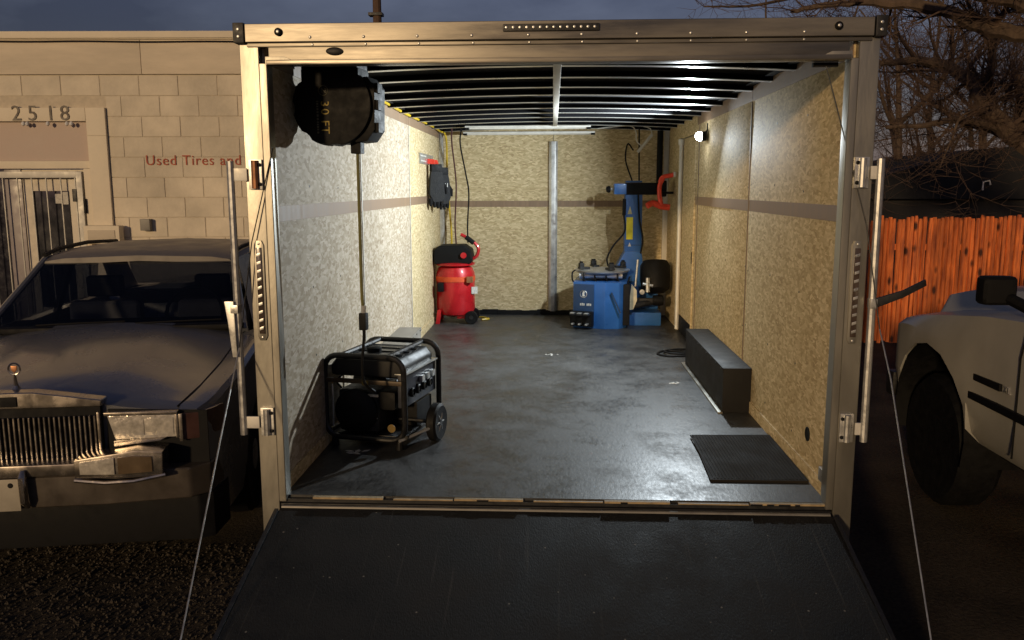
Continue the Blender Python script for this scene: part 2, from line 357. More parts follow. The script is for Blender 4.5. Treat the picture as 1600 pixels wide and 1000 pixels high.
# side door in the right wall
door = part('side_door', MB().box(1.2015, 1.2095, 3.735, 4.515, .66, 2.29), M_osb, T, .003)
part('door_edge', MB().box(1.185, 1.2005, 3.722, 3.742, .55, 2.3), M_osb, door, .003)
part('door_rod', MB().tube([(1.18, 4.47, .52), (1.18, 4.47, 2.24)], .02, 8).lathe([(.0, 0), (.03, .0), (.03, .05), (0, .06)], (1.18, 4.47, 2.24)), M_white, door)
part('latch', MB().box(1.188, 1.201, 3.78, 3.81, 1.2, 1.3), M_black, door, .003)
part('step_well', MB().box(1.2015, 1.2095, 3.735, 4.515, .5, .655), M_black, T)
# front wall
xs = (-1.2, .0, 1.2)
for x0, x1 in zip(xs, xs[1:]):
    part('front_panel', MB().box(x0+.003, x1-.003, 5.5, 5.512, .5, 2.47), M_osb, T)
    part('front_strip', MB().box(x0+.03, x1-.03, 5.495, 5.5, 1.652, 1.716), M_band, T)
part('front_wall', MB().box(-1.288, 1.288, 5.514, 5.6, .33, 2.46), M_alu, T)
part('front_upright', MB().prism([(-.045, 5.5), (-.045, 5.472), (-.02, 5.46), (.02, 5.46), (.045, 5.472), (.045, 5.5)], .54, 2.33), M_galv, T, .002)
part('corner_upright', MB().box(-1.2, -1.155, 5.46, 5.5, .5, 2.44), M_galv, T, .004)
part('corner_upright', MB().box(1.15, 1.2, 5.46, 5.5, .5, 2.44), M_white, T, .004)
part('corner_pipe', MB().tube([(1.10, 5.42, 1.9), (1.10, 5.42, 2.43)], .032, 10), M_black, T)
mb = MB()
for i in range(26):
    x = -1.1+i*.085; mb.box(x, x+.09, 5.465+random.uniform(-.006, .004), 5.494, .5, .545+random.uniform(-.012, .014))
part('floor_joint', mb, M_black, T)
# roof skin and bows
def roofz(x, top=2.487): return 2.455+(top-2.455)*(1-(x/1.2)**2)
X_ = [-1.2+2.4*i/16 for i in range(17)]
secs = [[(x, y, roofz(x)) for x in X_]+[(x, y, roofz(x)+.02) for x in X_[::-1]] for y in (.06, 5.52)]
n = len(secs[0]); mb = MB()
mb.add(secs[0]+secs[1], [(k, (k+1) % n, n+(k+1) % n, n+k) for k in range(n)])
part('roof', mb, M_roofb, T)
def bow(y, w=.07, h=.024):
    mb = MB(); prof = [(-w/2-.012, 0), (-w/2, 0), (-w/2, -h), (w/2, -h), (w/2, 0), (w/2+.012, 0)]
    rows = [[(x, y+a, roofz(x)-.002+b_) for a, b_ in prof] for x in X_]
    return mb.loft(rows, cap=False)
for i in range(12):
    y = .42+.455*i+random.uniform(-.02, .02)
    bw = part('roof_bow', bow(y), M_roofb, T, smooth=30)
    rows = [[(x, y+a, roofz(x)-.0265+b_) for a, b_ in ((-.024, .0), (-.024, -.003), (.024, -.003), (.024, .0), (-.024, 0))] for x in X_]
    part('bow_face', MB().loft(rows), M_bow, bw, smooth=30)
part('roof_conduit', MB().box(-.004, .036, .45, 4.9, 2.437, 2.4525), M_white, T, .004)
for s in (-1, 1):
    a, b_ = sorted((s*1.2, s*1.15))
    part('roof_rail', MB().box(a, b_, .07, 5.5, 2.452, 2.475), M_black, T, .003)
# rear frame: posts
for s in (-1, 1):
    def bx(m_, x0, x1, *r): a, b_ = sorted((s*x0, s*x1)); return m_.box(a, b_, *r)
    po = part('post', bx(MB(), 1.21, 1.29, -.004, .049, .30 if s < 0 else .32, 2.44), M_alu, T, .006, seg=3)
    part('post_lip', bx(MB(), 1.176, 1.209, -.012, .06, .478, 2.36), M_alu, po, .007, seg=3)
    part('post_trim', bx(MB(), 1.183, 1.199, .062, .075, .5, 2.36), M_white, po, .003)
    part('corner_gusset', MB().prism([(s*1.18, 2.352), (s*1.08, 2.352), (s*1.06, 2.366), (s*1.10, 2.385), (s*1.18, 2.385)], -.016, -.0125, 'y'), M_alu, po, .001)
    if s < 0:
        part('red_reflector', MB().box(-1.288, -1.225, -.0068, -.0042, .302, .325), mat('red_reflector', (.45, .02, .02), .3), po)
    # recessed tail light strip with a ladder of diodes
    zt, zb, xc = (1.635, 1.205, 1.247)[0], 1.205, s*1.247
    tl = part('tail_light', MB().prism([(xc-.021, zb+.02), (xc-.012, zb), (xc+.012, zb), (xc+.021, zb+.02), (xc+.021, zt-.02), (xc+.012, zt), (xc-.012, zt), (xc-.021, zt-.02)], -.0115, -.0042, 'y'), M_alu, po, .002)
    part('lens', MB().box(xc-.012, xc+.012, -.0165, -.0118, zb+.03, zt-.03), mat('smoked_lens', (.07, .05, .04), .15, 0, .2, 20, coat=.6), tl, .002)
    for k in range(10):
        z = zb+.045+k*.0352
        part('diode', MB().prism([(xc-.009, z), (xc+.009, z+.006), (xc+.009, z+.018), (xc-.009, z+.012)], -.021, -.0168, 'y'), M_galv, tl, .001)
    for z in (zb+.014, zt-.014):
        part('screw', MB().lathe([(.005, 0), (.005, .003), (0, .005)], (xc, -.0118, z), (0, -1, 0), 8), M_galv, tl)
    # hinges and lock bar
    for z in (1.91, .845):
        h = part('hinge_bracket', bx(MB(), 1.215, 1.272, -.018, -.0125+.008, z-.062, z+.062), M_galv, po, .002)
        part('hinge_pin', MB().tube([(s*1.243, -.026, z-.058), (s*1.243, -.026, z+.058)], .014, 10), M_copper if (s < 0 and z > 1.5) else M_galv, h)
        for dz in (-.04, .04):
            part('bolt', MB().lathe([(.008, 0), (.008, .006), (0, .009)], (s*1.224, -.018, z+dz), (0, -1, 0), 8), M_black, h)
        part('hinge_arm', bx(MB(), 1.275, 1.335 if s < 0 else 1.305, -.03, -.02, z-.026, z+.026), M_white, h, .002)
    xb = s*(1.345 if s < 0 else 1.312)
    lb = part('lock_bar', MB().tube([(xb, -.028, .79), (xb, -.028, 1.965)], .0155, 10), M_galv, T)
    if s > 0:
        part('bar_handle', MB().prism([(1.318, 1.40), (1.318, 1.36), (1.43, 1.405), (1.52, 1.455), (1.515, 1.48), (1.43, 1.435)], -.046, -.03, 'y'), M_dark, lb, .003)
        part('bar_clip', MB().box(1.298, 1.326, -.05, -.011, 1.36, 1.40), M_galv, lb, .002)
    else:
        part('bar_handle', MB().prism([(-1.39, 1.38), (-1.35, 1.38), (-1.348, 1.29), (-1.345, 1.14), (-1.365, 1.14), (-1.378, 1.29)], -.06, -.045, 'y'), M_galv, lb, .003)
        part('bar_clip', MB().box(-1.362, -1.33, -.066, -.012, 1.33, 1.365), M_galv, lb, .002)
# header
hd = part('header', MB().box(-1.17, 1.17, -.002, .05, 2.352, 2.437), M_aluh, T, .004)
part('header_lip', MB().box(-1.175, 1.175, -.022, -.0025, 2.352, 2.372), M_aluh, hd, .004)
part('header_ledge', MB().box(-1.255, 1.255, -.012, -.0025, 2.424, 2.439), M_aluh, hd, .002)
part('top_beam', MB().box(-1.255, 1.255, -.03, .06, 2.44, 2.512), M_aluh, hd, .005, seg=3)
for s in (-1, 1):
    a, b_ = sorted((s*1.258, s*1.303))
    cc = part('corner_cap', MB().box(a, b_, -.036, .07, 2.437, 2.517), M_dark, hd, .006)
    for z in (2.462, 2.49):
        part('screw', MB().lathe([(.006, 0), (.006, .003), (0, .005)], (s*1.28, -.036, z), (0, -1, 0), 8), M_galv, cc)
    part('round_marker', MB().lathe([(.016, 0), (.016, .008), (.011, .012), (.011, .010), (0, .011)], (s*1.115, -.03, 2.478), (0, -1, 0), 16), M_black, hd)
    part('marker_eye', MB().lathe([(.008, .0), (.006, .005), (0, .007)], (s*1.115, -.0412, 2.478), (0, -1, 0), 12), M_galv, hd)
for i in range(10):
    x = -.98+i*.218+random.uniform(-.01, .01)
    part('rivet', MB().lathe([(.0065, 0), (.005, .004), (0, .006)], (x, -.03, 2.457), (0, -1, 0), 8), M_galv, hd)
    part('rivet', MB().lathe([(.0055, 0), (.004, .004), (0, .005)], (x+.004, -.012, 2.431), (0, -1, 0), 8), M_galv, hd)
mb = MB(); mb.lathe([(.0, 0), (.016, 0), (.016, .006), (.011, .010), (0, .011)], (0, 0, 0), (0, -1, 0), 20)
mb.v = [(v[0]*2.2-.895, v[1]-.0022, v[2]+2.405) for v in mb.v]
part('oval_marker', mb, M_dark, hd)
lb_ = part('clearance_light', MB().box(-.205, .18, -.041, -.031, 2.470, 2.498), M_dark, hd, .004)
for k in range(14):
    part('diode', MB().lathe([(.006, 0), (.005, .004), (0, .005)], (-.19+k*.027, -.0415, 2.484), (0, -1, 0), 8), M_galv, lb_)
# ramp
rm = part('ramp', MB().prism([(-.025, .468), (-1.66, .006), (-1.66, .0), (-1.60, -.004), (-.025, .415)], -1.195, 1.195, 'x'), M_ramp, T)
part('ramp_hinge', MB().tube([(-1.19, -.034, .462), (1.19, -.034, .462)], .0105, 8), mat('worn_hinge', (.2, .19, .17), .5, .5), rm)
for s in (-1, 1):
    a, b_ = sorted((s*1.197, s*1.215))
    part('ramp_edge', MB().prism([(-.06, .466), (-1.64, .010), (-1.64, .002), (-.06, .42)], a, b_, 'x'), M_dark, rm, .002)
    # slack spring cable: up in the header corner, out round the bar, down to the ramp
    if s < 0: pts = [(-1.165, -.015, 2.02), (-1.268, -.03, 1.63), (-1.335, -.06, 1.18), (-1.31, -.33, .93), (-1.27, -.9, .33), (-1.23, -1.35, .1)]
    else: pts = [(1.10, .05, 2.335), (1.16, .01, 2.1), (1.27, -.03, 1.70), (1.33, -.08, 1.28), (1.3, -.3, 1.12), (1.265, -.86, .36), (1.23, -1.35, .1)]
    k_ = 3 if s < 0 else 4
    part('upper_cable', MB().tube(pts[:k_], .0026, 6), M_dark, rm)
    part('spring_cable', MB().tube(pts[k_-1:], .0030, 6), M_galv, rm)
part('cable_anchor', MB().box(1.05, 1.15, .055, .08, 2.335, 2.352), M_black, T, .002)
# wheel wells
for s in (-1, 1):
    a, b_ = sorted((s*1.03, s*1.199)); y0, y1 = (1.50, 2.95)
    part('wheel_well', MB().box(a, b_, y0, y1, .5, .775), mat('wheel_well_black', (.011, .0105, .010), .62, 0, .35, 8, .1, 60, spec=.25) if s > 0 else mat('wheel_well_grey', (.22, .2, .17), .6), T, .004)
    a, b_ = sorted((s*1.0, s*1.029))
    part('well_trim', MB().box(a, b_, y0-.03, y1, .5, .512), M_alu, T, .002)
rv = MB().lathe([(.007, 0), (.006, .003), (0, .005)], (0, 0, 0), (-1, 0, 0), 8).mesh('rivet', 0, 1, 40)
for s in (-1, 1):
    m_ = bpy.data.materials['wheel_well_black' if s > 0 else 'wheel_well_grey']
    a, b_ = sorted((s*1.0265, s*1.0295))
    part('well_fold', MB().box(a, b_, 1.497, 2.95, .745, .7765), m_, T, .001)
    for k in range(9):
        o = link('rivet', rv, M_dark, T, (s*1.0262, 1.56+k*.165, .76)); o.rotation_euler = (0, 0, 0 if s > 0 else math.pi)
sw = MB().lathe([(.006, 0), (.005, .0015), (0, .002)], (0, 0, 0), (-1, 0, 0), 8).mesh('screw', 0, 1, 40)
for s in (-1, 1):
    for y in (.09, .62, 1.17, 1.72, 1.79, 2.4, 3.0, 3.53):
        for z in (.66, 1.0, 1.36, 1.85, 2.2):
            o = link('screw', sw, M_dark, T, (s*1.1999, y+random.uniform(-.008, .008), z+random.uniform(-.02, .02))); o.rotation_euler = (0, 0, 0 if s > 0 else math.pi)
part('wall_hole', MB().lathe([(.034, 0), (.034, .004), (.026, .004), (.026, .0015), (0, .0015)], (1.2, .362, .706), (-1, 0, 0), 20), M_black, T)
part('bracket', MB().box(1.18, 1.199, .07, .12, .571, .63), M_galv, T, .002)
# trailer wheels below
for s in (-1, 1):
    for y in (1.85, 2.6):
        w = part('wheel', MB().lathe([(.2, -.07), (.32, -.07), (.345, -.05), (.345, .05), (.32, .07), (.2, .07)], (s*1.12, y, .345), (1, 0, 0), 24), M_black, T)
        part('rim', MB().lathe([(.2, -.04), (.19, .04), (.05, .05), (0, .05)], (s*1.14, y, .345), (s, 0, 0), 16), M_galv, w)

# ------------------------------------------------------------------ lit work lamp on the right wall
LED = Vector((1.13, 3.25, 2.245))
lamp = thing('work_light', 'small bright white lamp burning high on the plywood wall near the side door', 'lamp', LED)
part('housing', MB().prism([(-.05, -.035), (.05, -.035), (.05, .035), (-.05, .035)], .02, .055, 'x'), M_black, lamp, .006)
part('bracket', MB().tube([(.045, 0, .03), (.066, 0, .045), (.066, 0, .1)], .006, 6), M_black, lamp)
part('lens', MB().lathe([(.034, 0), (.034, .016), (.026, .034), (.012, .042), (0, .044)], (.018, 0, 0), (-1, 0, 0), 20), emit('lit_lens', (.9, .95, 1.0), 60), lamp)
pl = bpy.data.lights.new('work_light_bulb', 'AREA'); pl.shape = 'DISK'; pl.size = .07; plo = bpy.data.objects.new('work_light_bulb', pl); col.objects.link(plo)
pl.energy = 142; pl.color = (.84, .94, 1.0); plo.rotation_euler = Vector((-1, -.2, -.16)).to_track_quat('-Z', 'Y').to_euler(); plo.location = LED+Vector((-.065, 0, 0))


# ------------------------------------------------------------------ block building on the left
BO = CAM+Vector((-math.sin(YAW), math.cos(YAW), 0))*8.9; BO.z = 0
BL = thing('block_building', 'low tan painted block shop with red lettering, house number and barred entrance', 'building', BO, YAW)
M_paint = mat('tan_wall_paint', (.66, .59, .47), .75, 0, .3, 1.5, .4, 28, rand=.05, pos=True)
M_paint2 = mat('tan_smooth_paint', (.63, .55, .43), .7, 0, .2, 2.2, .15, 30, stretch=(.5, 1, 2))
M_mortar = mat('painted_mortar', (.57, .50, .39), .85, 0, .15, 20)
M_trim = mat('cream_trim_paint', (.72, .64, .50), .6, 0, .14, 3, .1, 30)
# recess opening for the door: s in (-6.3, -4.36), z < 2.53
WR = -1.95
part('wall', MB().box(-4.36, WR, .012, .3, 0, 3.0).box(-9.2, -6.3, .012, .3, 0, 3.0).box(-6.3, -4.36, .012, .3, 2.53, 3.0), M_mortar, BL)
part('end_wall', MB().box(WR-.3, WR-.002, .3, 6, 0, 3.0), M_paint2, BL)
part('roof', MB().box(-9.2, WR, .05, 6, 3.0, 3.35), M_paint2, BL)
def block_mesh(w): return MB().box(0, w, .006, .011, 0, .2).mesh('block', .0025, 1, 35)
BLK = {}
def block(xa, xe, z):
    w = round(xe-xa, 2)
    if w < .04: return
    if w not in BLK: BLK[w] = block_mesh(w)
    link('block', BLK[w], M_paint, BL, (xa, random.uniform(-.0015, .0015), z))
for row in range(14):
    z = 3.0-.206*(row+1)
    if z < .1: break
    off = 0 if row % 2 == 0 else .2
    x = -4.6-.4*9+off
    for i in range(22):
        xa = x+i*.4
        if xa > WR-.1: continue
        xe = min(xa+.394, WR)
        if z < 2.66 and xa < -4.16 and xe > -6.4:      # keep the entrance free
            if xe > -4.16: block(-4.155, xe, z)
            elif xa < -6.4: block(xa, -6.4, z)
            continue
        block(xa, xe, z)
fx = -9.2
for i in range(4):
    part('fascia_panel', MB().box(-9.2+i*1.8125+.003, -9.2+(i+1)*1.8125-.003, -.012, .048, 3.004, 3.342), M_paint2, BL, .003)
part('coping', MB().box(-9.25, WR+.03, -.05, .1, 3.352, 3.42), M_trim, BL, .008)
part('coping_drip', MB().box(-9.25, WR+.02, -.03, .0, 3.3425, 3.3515), M_trim, BL)
mbw = spline([(-9.1+i*.6, -.035, 3.325+random.uniform(-.012, .004)) for i in range(12)], 4)
part('wire', MB().tube(mbw, .006, 5), M_black, BL)
part('pilaster', MB().box(-4.36, -4.162, -.03, .012, 0, 2.672), M_trim, BL, .006)
part('pilaster_joint', MB().box(-4.3625, -4.1595, -.0325, .0, 2.39, 2.396), M_mortar, BL)
part('lintel', MB().box(-6.5, -4.362, -.03, .012, 2.537, 2.672), M_trim, BL, .006)
part('soffit_panel', MB().box(-6.3, -4.362, .02, .06, 2.14, 2.535), mat('pinkish_panel', (.50, .40, .34), .6, 0, .12, 4), BL)
part('door_head', MB().box(-6.3, -4.362, .0, .06, 2.06, 2.138), M_trim, BL, .004)
part('door_jamb', MB().box(-4.44, -4.362, .0, .06, 0, 2.058), M_trim, BL, .004)
M_num = mat('brown_numeral', (.045, .025, .015), .5)
for k, ch in enumerate('2518'):
    text('house_number_digit', ch, .215, ((-5.115, -4.95, -4.765, -4.62)[k], -.0345, 2.545), (R(90), 0, 0), M_num, BL, .004)
for x in (-4.99, -4.95, -4.74, -4.545, -4.50):  # pale beads modelled in place of reflections below the lintel
    part('glint_bead', MB().lathe([(.0, 0), (.016, .012), (.02, .03), (.01, .045), (0, .05)], (x, -.05, 2.485), (0, 0, 1), 10), mat('pale_glint', (.7, .7, .7), .15), BL)
text('lettering', 'Used Tires and', .146, (-3.79, -.0022, 2.093), (R(90), 0, 0), mat('red_painted_letter', (.42, .10, .055), .7, 0, .3, 30), BL, .0008, sp=1.10)
wb = part('wall_box', MB().box(-4.418, -4.05, -.14, -.032, 1.29, 1.475), M_trim, BL, .012)
part('box_face', MB().box(-4.375, -4.095, -.147, -.1405, 1.325, 1.43), M_paint2, wb, .01)
part('box_foot', MB().box(-4.41, -4.36, -.1, -.032, 1.12, 1.289), M_trim, wb, .004)
part('box_conduit', MB().tube([(-4.16, -.05, 1.289), (-4.16, -.05, .6)], .012, 6), M_trim, wb)
part('outlet_box', MB().box(-3.86, -3.76, -.075, -.002, 1.42, 1.54), mat('grey_outlet', (.2, .19, .17), .5), BL, .006)
# security gate and door behind
gt = part('security_gate', MB().box(-4.515, -4.455, -.02, .02, .05, 2.03).box(-5.6, -5.54, -.02, .02, .05, 2.03).box(-5.54, -4.515, -.02, .02, 1.965, 2.03).box(-5.54, -4.515, -.02, .02, .05, .11), mat('gate_white_steel', (.42, .41, .38), .5, .2, .1, 10), BL, .004)
for i in range(7):
    x = -5.44+i*.15
    part('gate_bar', MB().box(x, x+.010, -.007, .007, .111, 1.964), bpy.data.materials['gate_white_steel'], gt, .002)
part('gate_hinge', MB().box(-4.452, -4.43, -.03, .01, 1.6, 1.75), M_black, gt, .003)
part('gate_closer', MB().box(-4.56, -4.516, -.03, .03, 1.72, 1.85), M_dark, gt, .004)
dr = part('entrance_door', MB().box(-5.12, -5.02, .07, .11, 0, 2.05).box(-4.64, -4.445, .07, .11, 0, 2.05).box(-5.02, -4.64, .07, .11, 1.83, 2.05).box(-5.02, -4.64, .07, .11, 0, .6), mat('door_tan', (.62, .56, .46), .5), BL, .004)
part('door_glass', MB().box(-5.02, -4.64, .085, .095, .6, 1.83), mat('dark_door_glass', (.012, .014, .02), .08, 0, .2, 4, coat=.5), dr)
part('notice', MB().box(-4.80, -4.73, .075, .084, 1.70, 1.80), M_white_scrap, dr)
part('notice', MB().box(-4.715, -4.655, .075, .084, 1.69, 1.82), M_white_scrap, dr)
part('side_light', MB().box(-6.3, -5.125, .085, .11, 0, 2.058), mat('dark_side_glass', (.02, .02, .03), .12), BL)
part('mullion', MB().box(-5.30, -5.125, .06, .084, 0, 2.058), mat('purple_grey_mullion', (.22, .19, .2), .4), BL, .004)

# ------------------------------------------------------------------ dark sedan
CAR = thing('sedan', 'dark grey older sedan with upright chrome grille parked beside the trailer', 'car', (-2.41, .03, 0), R(10.3))
M_car = mat('dark_grey_car_paint', (.15, .158, .178), .26, .3, .15, 2, .0, 60, .06, coat=.5)
M_chrome = mat('chrome', (.48, .43, .37), .24, .95, .12, 15, .0, 60, .08)
M_glass = glassmat('tinted_glass', (.44, .46, .50))
M_lens = mat('headlight_lens', (.62, .58, .50), .15, .3, .35, 30, .2, 60, .06, coat=.6)
M_amber = mat('marker_lens', (.07, .035, .03), .15, .1, .3, 12, coat=.5)
M_vinyl = mat('roof_paint', (.19, .175, .155), .4, .2, .2, 6)
def lerp(tab, y):
    for (a, va), (b_, vb) in zip(tab, tab[1:]):
        if y <= b_: t = max(0, (y-a)/(b_-a)); return va+(vb-va)*t
    return tab[-1][1]
WH = (.95, 3.85)
def arch(y, zb):
    for c in WH:
        d = abs(y-c)
        if d < .385: return max(zb, .33+math.sqrt(.385**2-d*d))
    return zb
hw = [(0, .83), (.15, .875), (.6, .91), (2.5, .92), (4.6, .90), (5.1, .84)]
fz = [(0, .85), (.3, .885), (1.3, .965), (1.9, .97), (3.8, .975), (5.1, .93)]     # fender edge height
hz = [(0, .905), (.3, .945), (1.0, 1.0), (1.42, 1.035), (1.6, 1.04), (3.6, 1.04), (5.1, .99)]     # centre height
ys = sorted(set([0, .04, .1, .2, .3, .45, .6, .8, 1.42, 1.6, 1.9, 2.3, 2.7, 3.1, 3.3, 4.4, 4.7, 4.9, 5.0, 5.06] + [c+.385*math.sin(R(a)) for c in WH for a in (-90, -75, -55, -30, 0, 30, 55, 75, 90)] + [c+s_*.387 for c in WH for s_ in (-1, 1)]))
secs = []
for y in ys:
    w = lerp(hw, y); f_ = lerp(fz, y); h = lerp(hz, y); zb = arch(y, .26)
    nose = .035 if y == 0 else 0
    half = [(w*.955, zb), (w*.985, max(zb, .42)), (w, max(zb, .66)), (w*.992, max(zb+.01, .76)), (w*.97, f_-.02), (w*.945, f_), (w*.84, f_+.008-nose*.3), (w*.82, f_+.004-nose*.3), (w*.55, h-.022-nose*.3), (w*.40, h-.008), (w*.37, h), (0, h+.012)]
    if 1.55 < y < 3.55: half = half[:6]+[(w*.86, f_-.01), (w*.84, .62), (w*.55, .6), (w*.40, .6), (w*.37, .6), (0, .6)]
    secs.append([(x, y, z) for x, z in half]+[(-x, y, z) for x, z in half[-2::-1]])
part('body', MB().loft(secs), M_car, CAR, smooth=32)
part('underbody', MB().box(-.72, .72, .1, 4.95, .24, .72), M_black, CAR)
# hood cut lines
for s in (-1, 1):
    line = [(s*lerp(hw, y)*.832, y, lerp(fz, y)+.0075) for y in (.02, .3, .7, 1.1, 1.4)]
    part('hood_gap', MB().tube(line, .004, 5), M_black, CAR)
for wy in WH:
    for s in (-1, 1):
        w = part('wheel', MB().lathe([(.19, -.09), (.3, -.1), (.325, -.07), (.33, 0), (.325, .07), (.3, .1), (.19, .09)], (s*.78, wy, .33), (1, 0, 0), 24), M_black, CAR)
        part('rim', MB().lathe([(.19, -.02), (.19, .05), (.15, .06), (.06, .075), (0, .08)], (s*.80, wy, .33), (s, 0, 0), 20), M_galv, w)
# grille
gr = part('grille', MB().box(-.375, .375, -.03, -.002, .60, .90), M_black, CAR, .004)
part('grille_top', MB().prism([(-.385, .888), (.385, .888), (.39, .918), (.10, .962), (-.10, .962), (-.39, .918)], -.05, .03, 'y'), M_chrome, gr, .01, seg=3)
part('emblem', MB().box(-.035, .035, -.056, -.0505, .90, .945), M_black, gr, .006)
for k in range(34):
    x = -.352+k*.0213
    part('grille_bar', MB().box(x-.0045, x+.0045, -.046, -.0305, .652, .846), M_chrome, gr, .002, seg=1)
part('grille_frame', MB().box(-.375, -.3625, -.048, -.0305, .636, .86).box(.3625, .375, -.048, -.0305, .636, .86).box(-.362, .362, -.048, -.0305, .636, .65), M_chrome, gr, .003)
orn = part('hood_ornament', MB().tube([(0, .04, .955), (0, .035, 1.03)], [.012, .005], 8).lathe([(.02, 0), (.012, .012), (.005, .03)], (0, .04, .962)), M_chrome, CAR)
part('ornament_ring', MB().tube([(.026*math.cos(a)*.95, .035, 1.054+.026*math.sin(a)) for a in [i*math.pi/10 for i in range(20)]], .004, 6, closed=True), M_chrome, orn)
part('ornament_crest', MB().prism([(-.013, 1.068), (.013, 1.068), (.012, 1.05), (0, 1.036), (-.012, 1.05)], .031, .039, 'y'), M_copper, orn, .002)
for s in (-1, 1):
    def sp_(p): return [(s*a, b_) for a, b_ in p]
    part('nose_panel', MB().prism(sp_([(.38, .58), (.832, .58), (.832, .845), (.40, .865)]), -.012, -.001, 'y'), M_black, CAR)
    hl = part('headlight', MB().prism(sp_([(.435, .73), (.70, .735), (.70, .838), (.405, .842)]), -.045, -.0125, 'y'), M_lens, CAR, .006)
    part('headlight_frame', MB().prism(sp_([(.395, .842), (.71, .839), (.71, .853), (.393, .857)]), -.05, -.0125, 'y').prism(sp_([(.70, .73), (.712, .73), (.712, .839), (.70, .839)]), -.05, -.0125, 'y'), M_chrome, hl, .002)
    part('headlight_trim', MB().prism(sp_([(.43, .70), (.63, .722), (.66, .737), (.43, .727)]), -.055, -.0125, 'y'), M_chrome, hl, .003)
    for x0, x1 in ((.447, .562), (.574, .69)):
        part('lens_cell', MB().prism(sp_([(x0, .745), (x1, .747), (x1, .826), (x0-.012, .828)]), -.0485, -.0455, 'y'), M_lens, hl, .0015)
    mk = part('marker_light', MB().prism([(s*.722, -.035), (s*.80, -.01), (s*.84, .05), (s*.876, .15), (s*.86, .15), (s*.72, .0)], .715, .838, 'z'), M_amber, CAR, .005)
    part('marker_trim', MB().prism(sp_([(.715, .712), (.73, .712), (.73, .84), (.715, .84)]), -.05, -.036, 'y'), M_chrome, mk, .002)
bp_ = part('bumper', MB().prism([(-.86, .15), (-.84, -.02), (-.76, -.09), (-.4, -.13), (.4, -.13), (.76, -.09), (.84, -.02), (.86, .15)], .455, .60, 'z'), mat('bumper_grey', (.075, .062, .05), .4, .3, .2, 8), CAR, .015, seg=3)
part('bumper_top', MB().prism([(-.66, -.10), (-.4, -.142), (.4, -.142), (.66, -.10), (.62, .0), (-.62, .0)], .603, .655, 'z'), M_chrome, bp_, .006)
part('valance', MB().prism([(-.87, .2), (-.84, -.01), (-.78, -.04), (.78, -.04), (.84, -.01), (.87, .2)], .235, .454, 'z'), M_black, bp_, .01)
for s in (-1, 1):
    def sp_(p): return [(s*a, b_) for a, b_ in p]
    fl = part('bumper_lamp', MB().prism(sp_([(.29, .59), (.66, .59), (.665, .70), (.54, .708), (.29, .675)]), -.158, -.03, 'y'), M_chrome, bp_, .006)
    part('lamp_lens', MB().prism(sp_([(.315, .612), (.46, .606), (.46, .682), (.315, .667)]), -.166, -.1585, 'y'), M_lens, fl, .003)
    part('lamp_lens', MB().prism(sp_([(.475, .606), (.62, .612), (.62, .682), (.54, .688), (.475, .682)]), -.166, -.1585, 'y'), mat('smoked_lamp_lens', (.14, .1, .06), .15, .2, .3, 12, coat=.5), fl, .003)
    part('lamp_lip', MB().tube([(s*.29, -.16, .585), (s*.42, -.172, .572), (s*.54, -.172, .575), (s*.67, -.15, .592)], .010, 8), M_chrome, fl)
    part('bumper_guard', MB().tube([(s*.075, -.15, .635), (s*.075, -.165, .61), (s*.078, -.168, .50), (s*.085, -.15, .47)], [.010, .017, .017, .010], 10), M_chrome, bp_)
pp = part('licence_plate', MB().box(-.19, .055, -.152, -.146, .455, .60), mat('plate_grey', (.36, .33, .27), .5, .2, .15, 9), CAR, .003)
part('plate_bolt', MB().lathe([(.012, 0), (.010, .004), (0, .005)], (.02, -.152, .572), (0, -1, 0), 10), M_black, pp)
# cabin
ZR = 1.415
A0 = [(-.74, 1.42, 1.00), (.74, 1.42, 1.00), (.585, 2.02, ZR-.02), (-.585, 2.02, ZR-.02)]
def quad(mb, q, th):
    q = [Vector(p) for p in q]; nn = (q[1]-q[0]).cross(q[2]-q[0]).normalized()*th
    return mb.add(q+[p+nn for p in q], [(0,1,2,3), (7,6,5,4), (0,4,5,1), (1,5,6,2), (2,6,7,3), (3,7,4,0)])
part('windshield', quad(MB(), A0, .005), M_glass, CAR)
rf_secs = []
for y, w, z in ((1.97, .585, ZR-.028), (2.05, .60, ZR), (2.6, .62, ZR+.018), (3.3, .62, ZR+.01), (3.62, .60, ZR-.02)):
    prof = [(-w-.02, z-.035), (-w, z-.006), (-w*.8, z+.012), (0, z+.026), (w*.8, z+.012), (w, z-.006), (w+.02, z-.035), (w*.9, z-.03), (0, z-.01), (-w*.9, z-.03)]
    rf_secs.append([(x, y, zz) for x, zz in prof]+[(prof[0][0], y, prof[0][1])])
part('roof', MB().loft(rf_secs), M_vinyl, CAR)
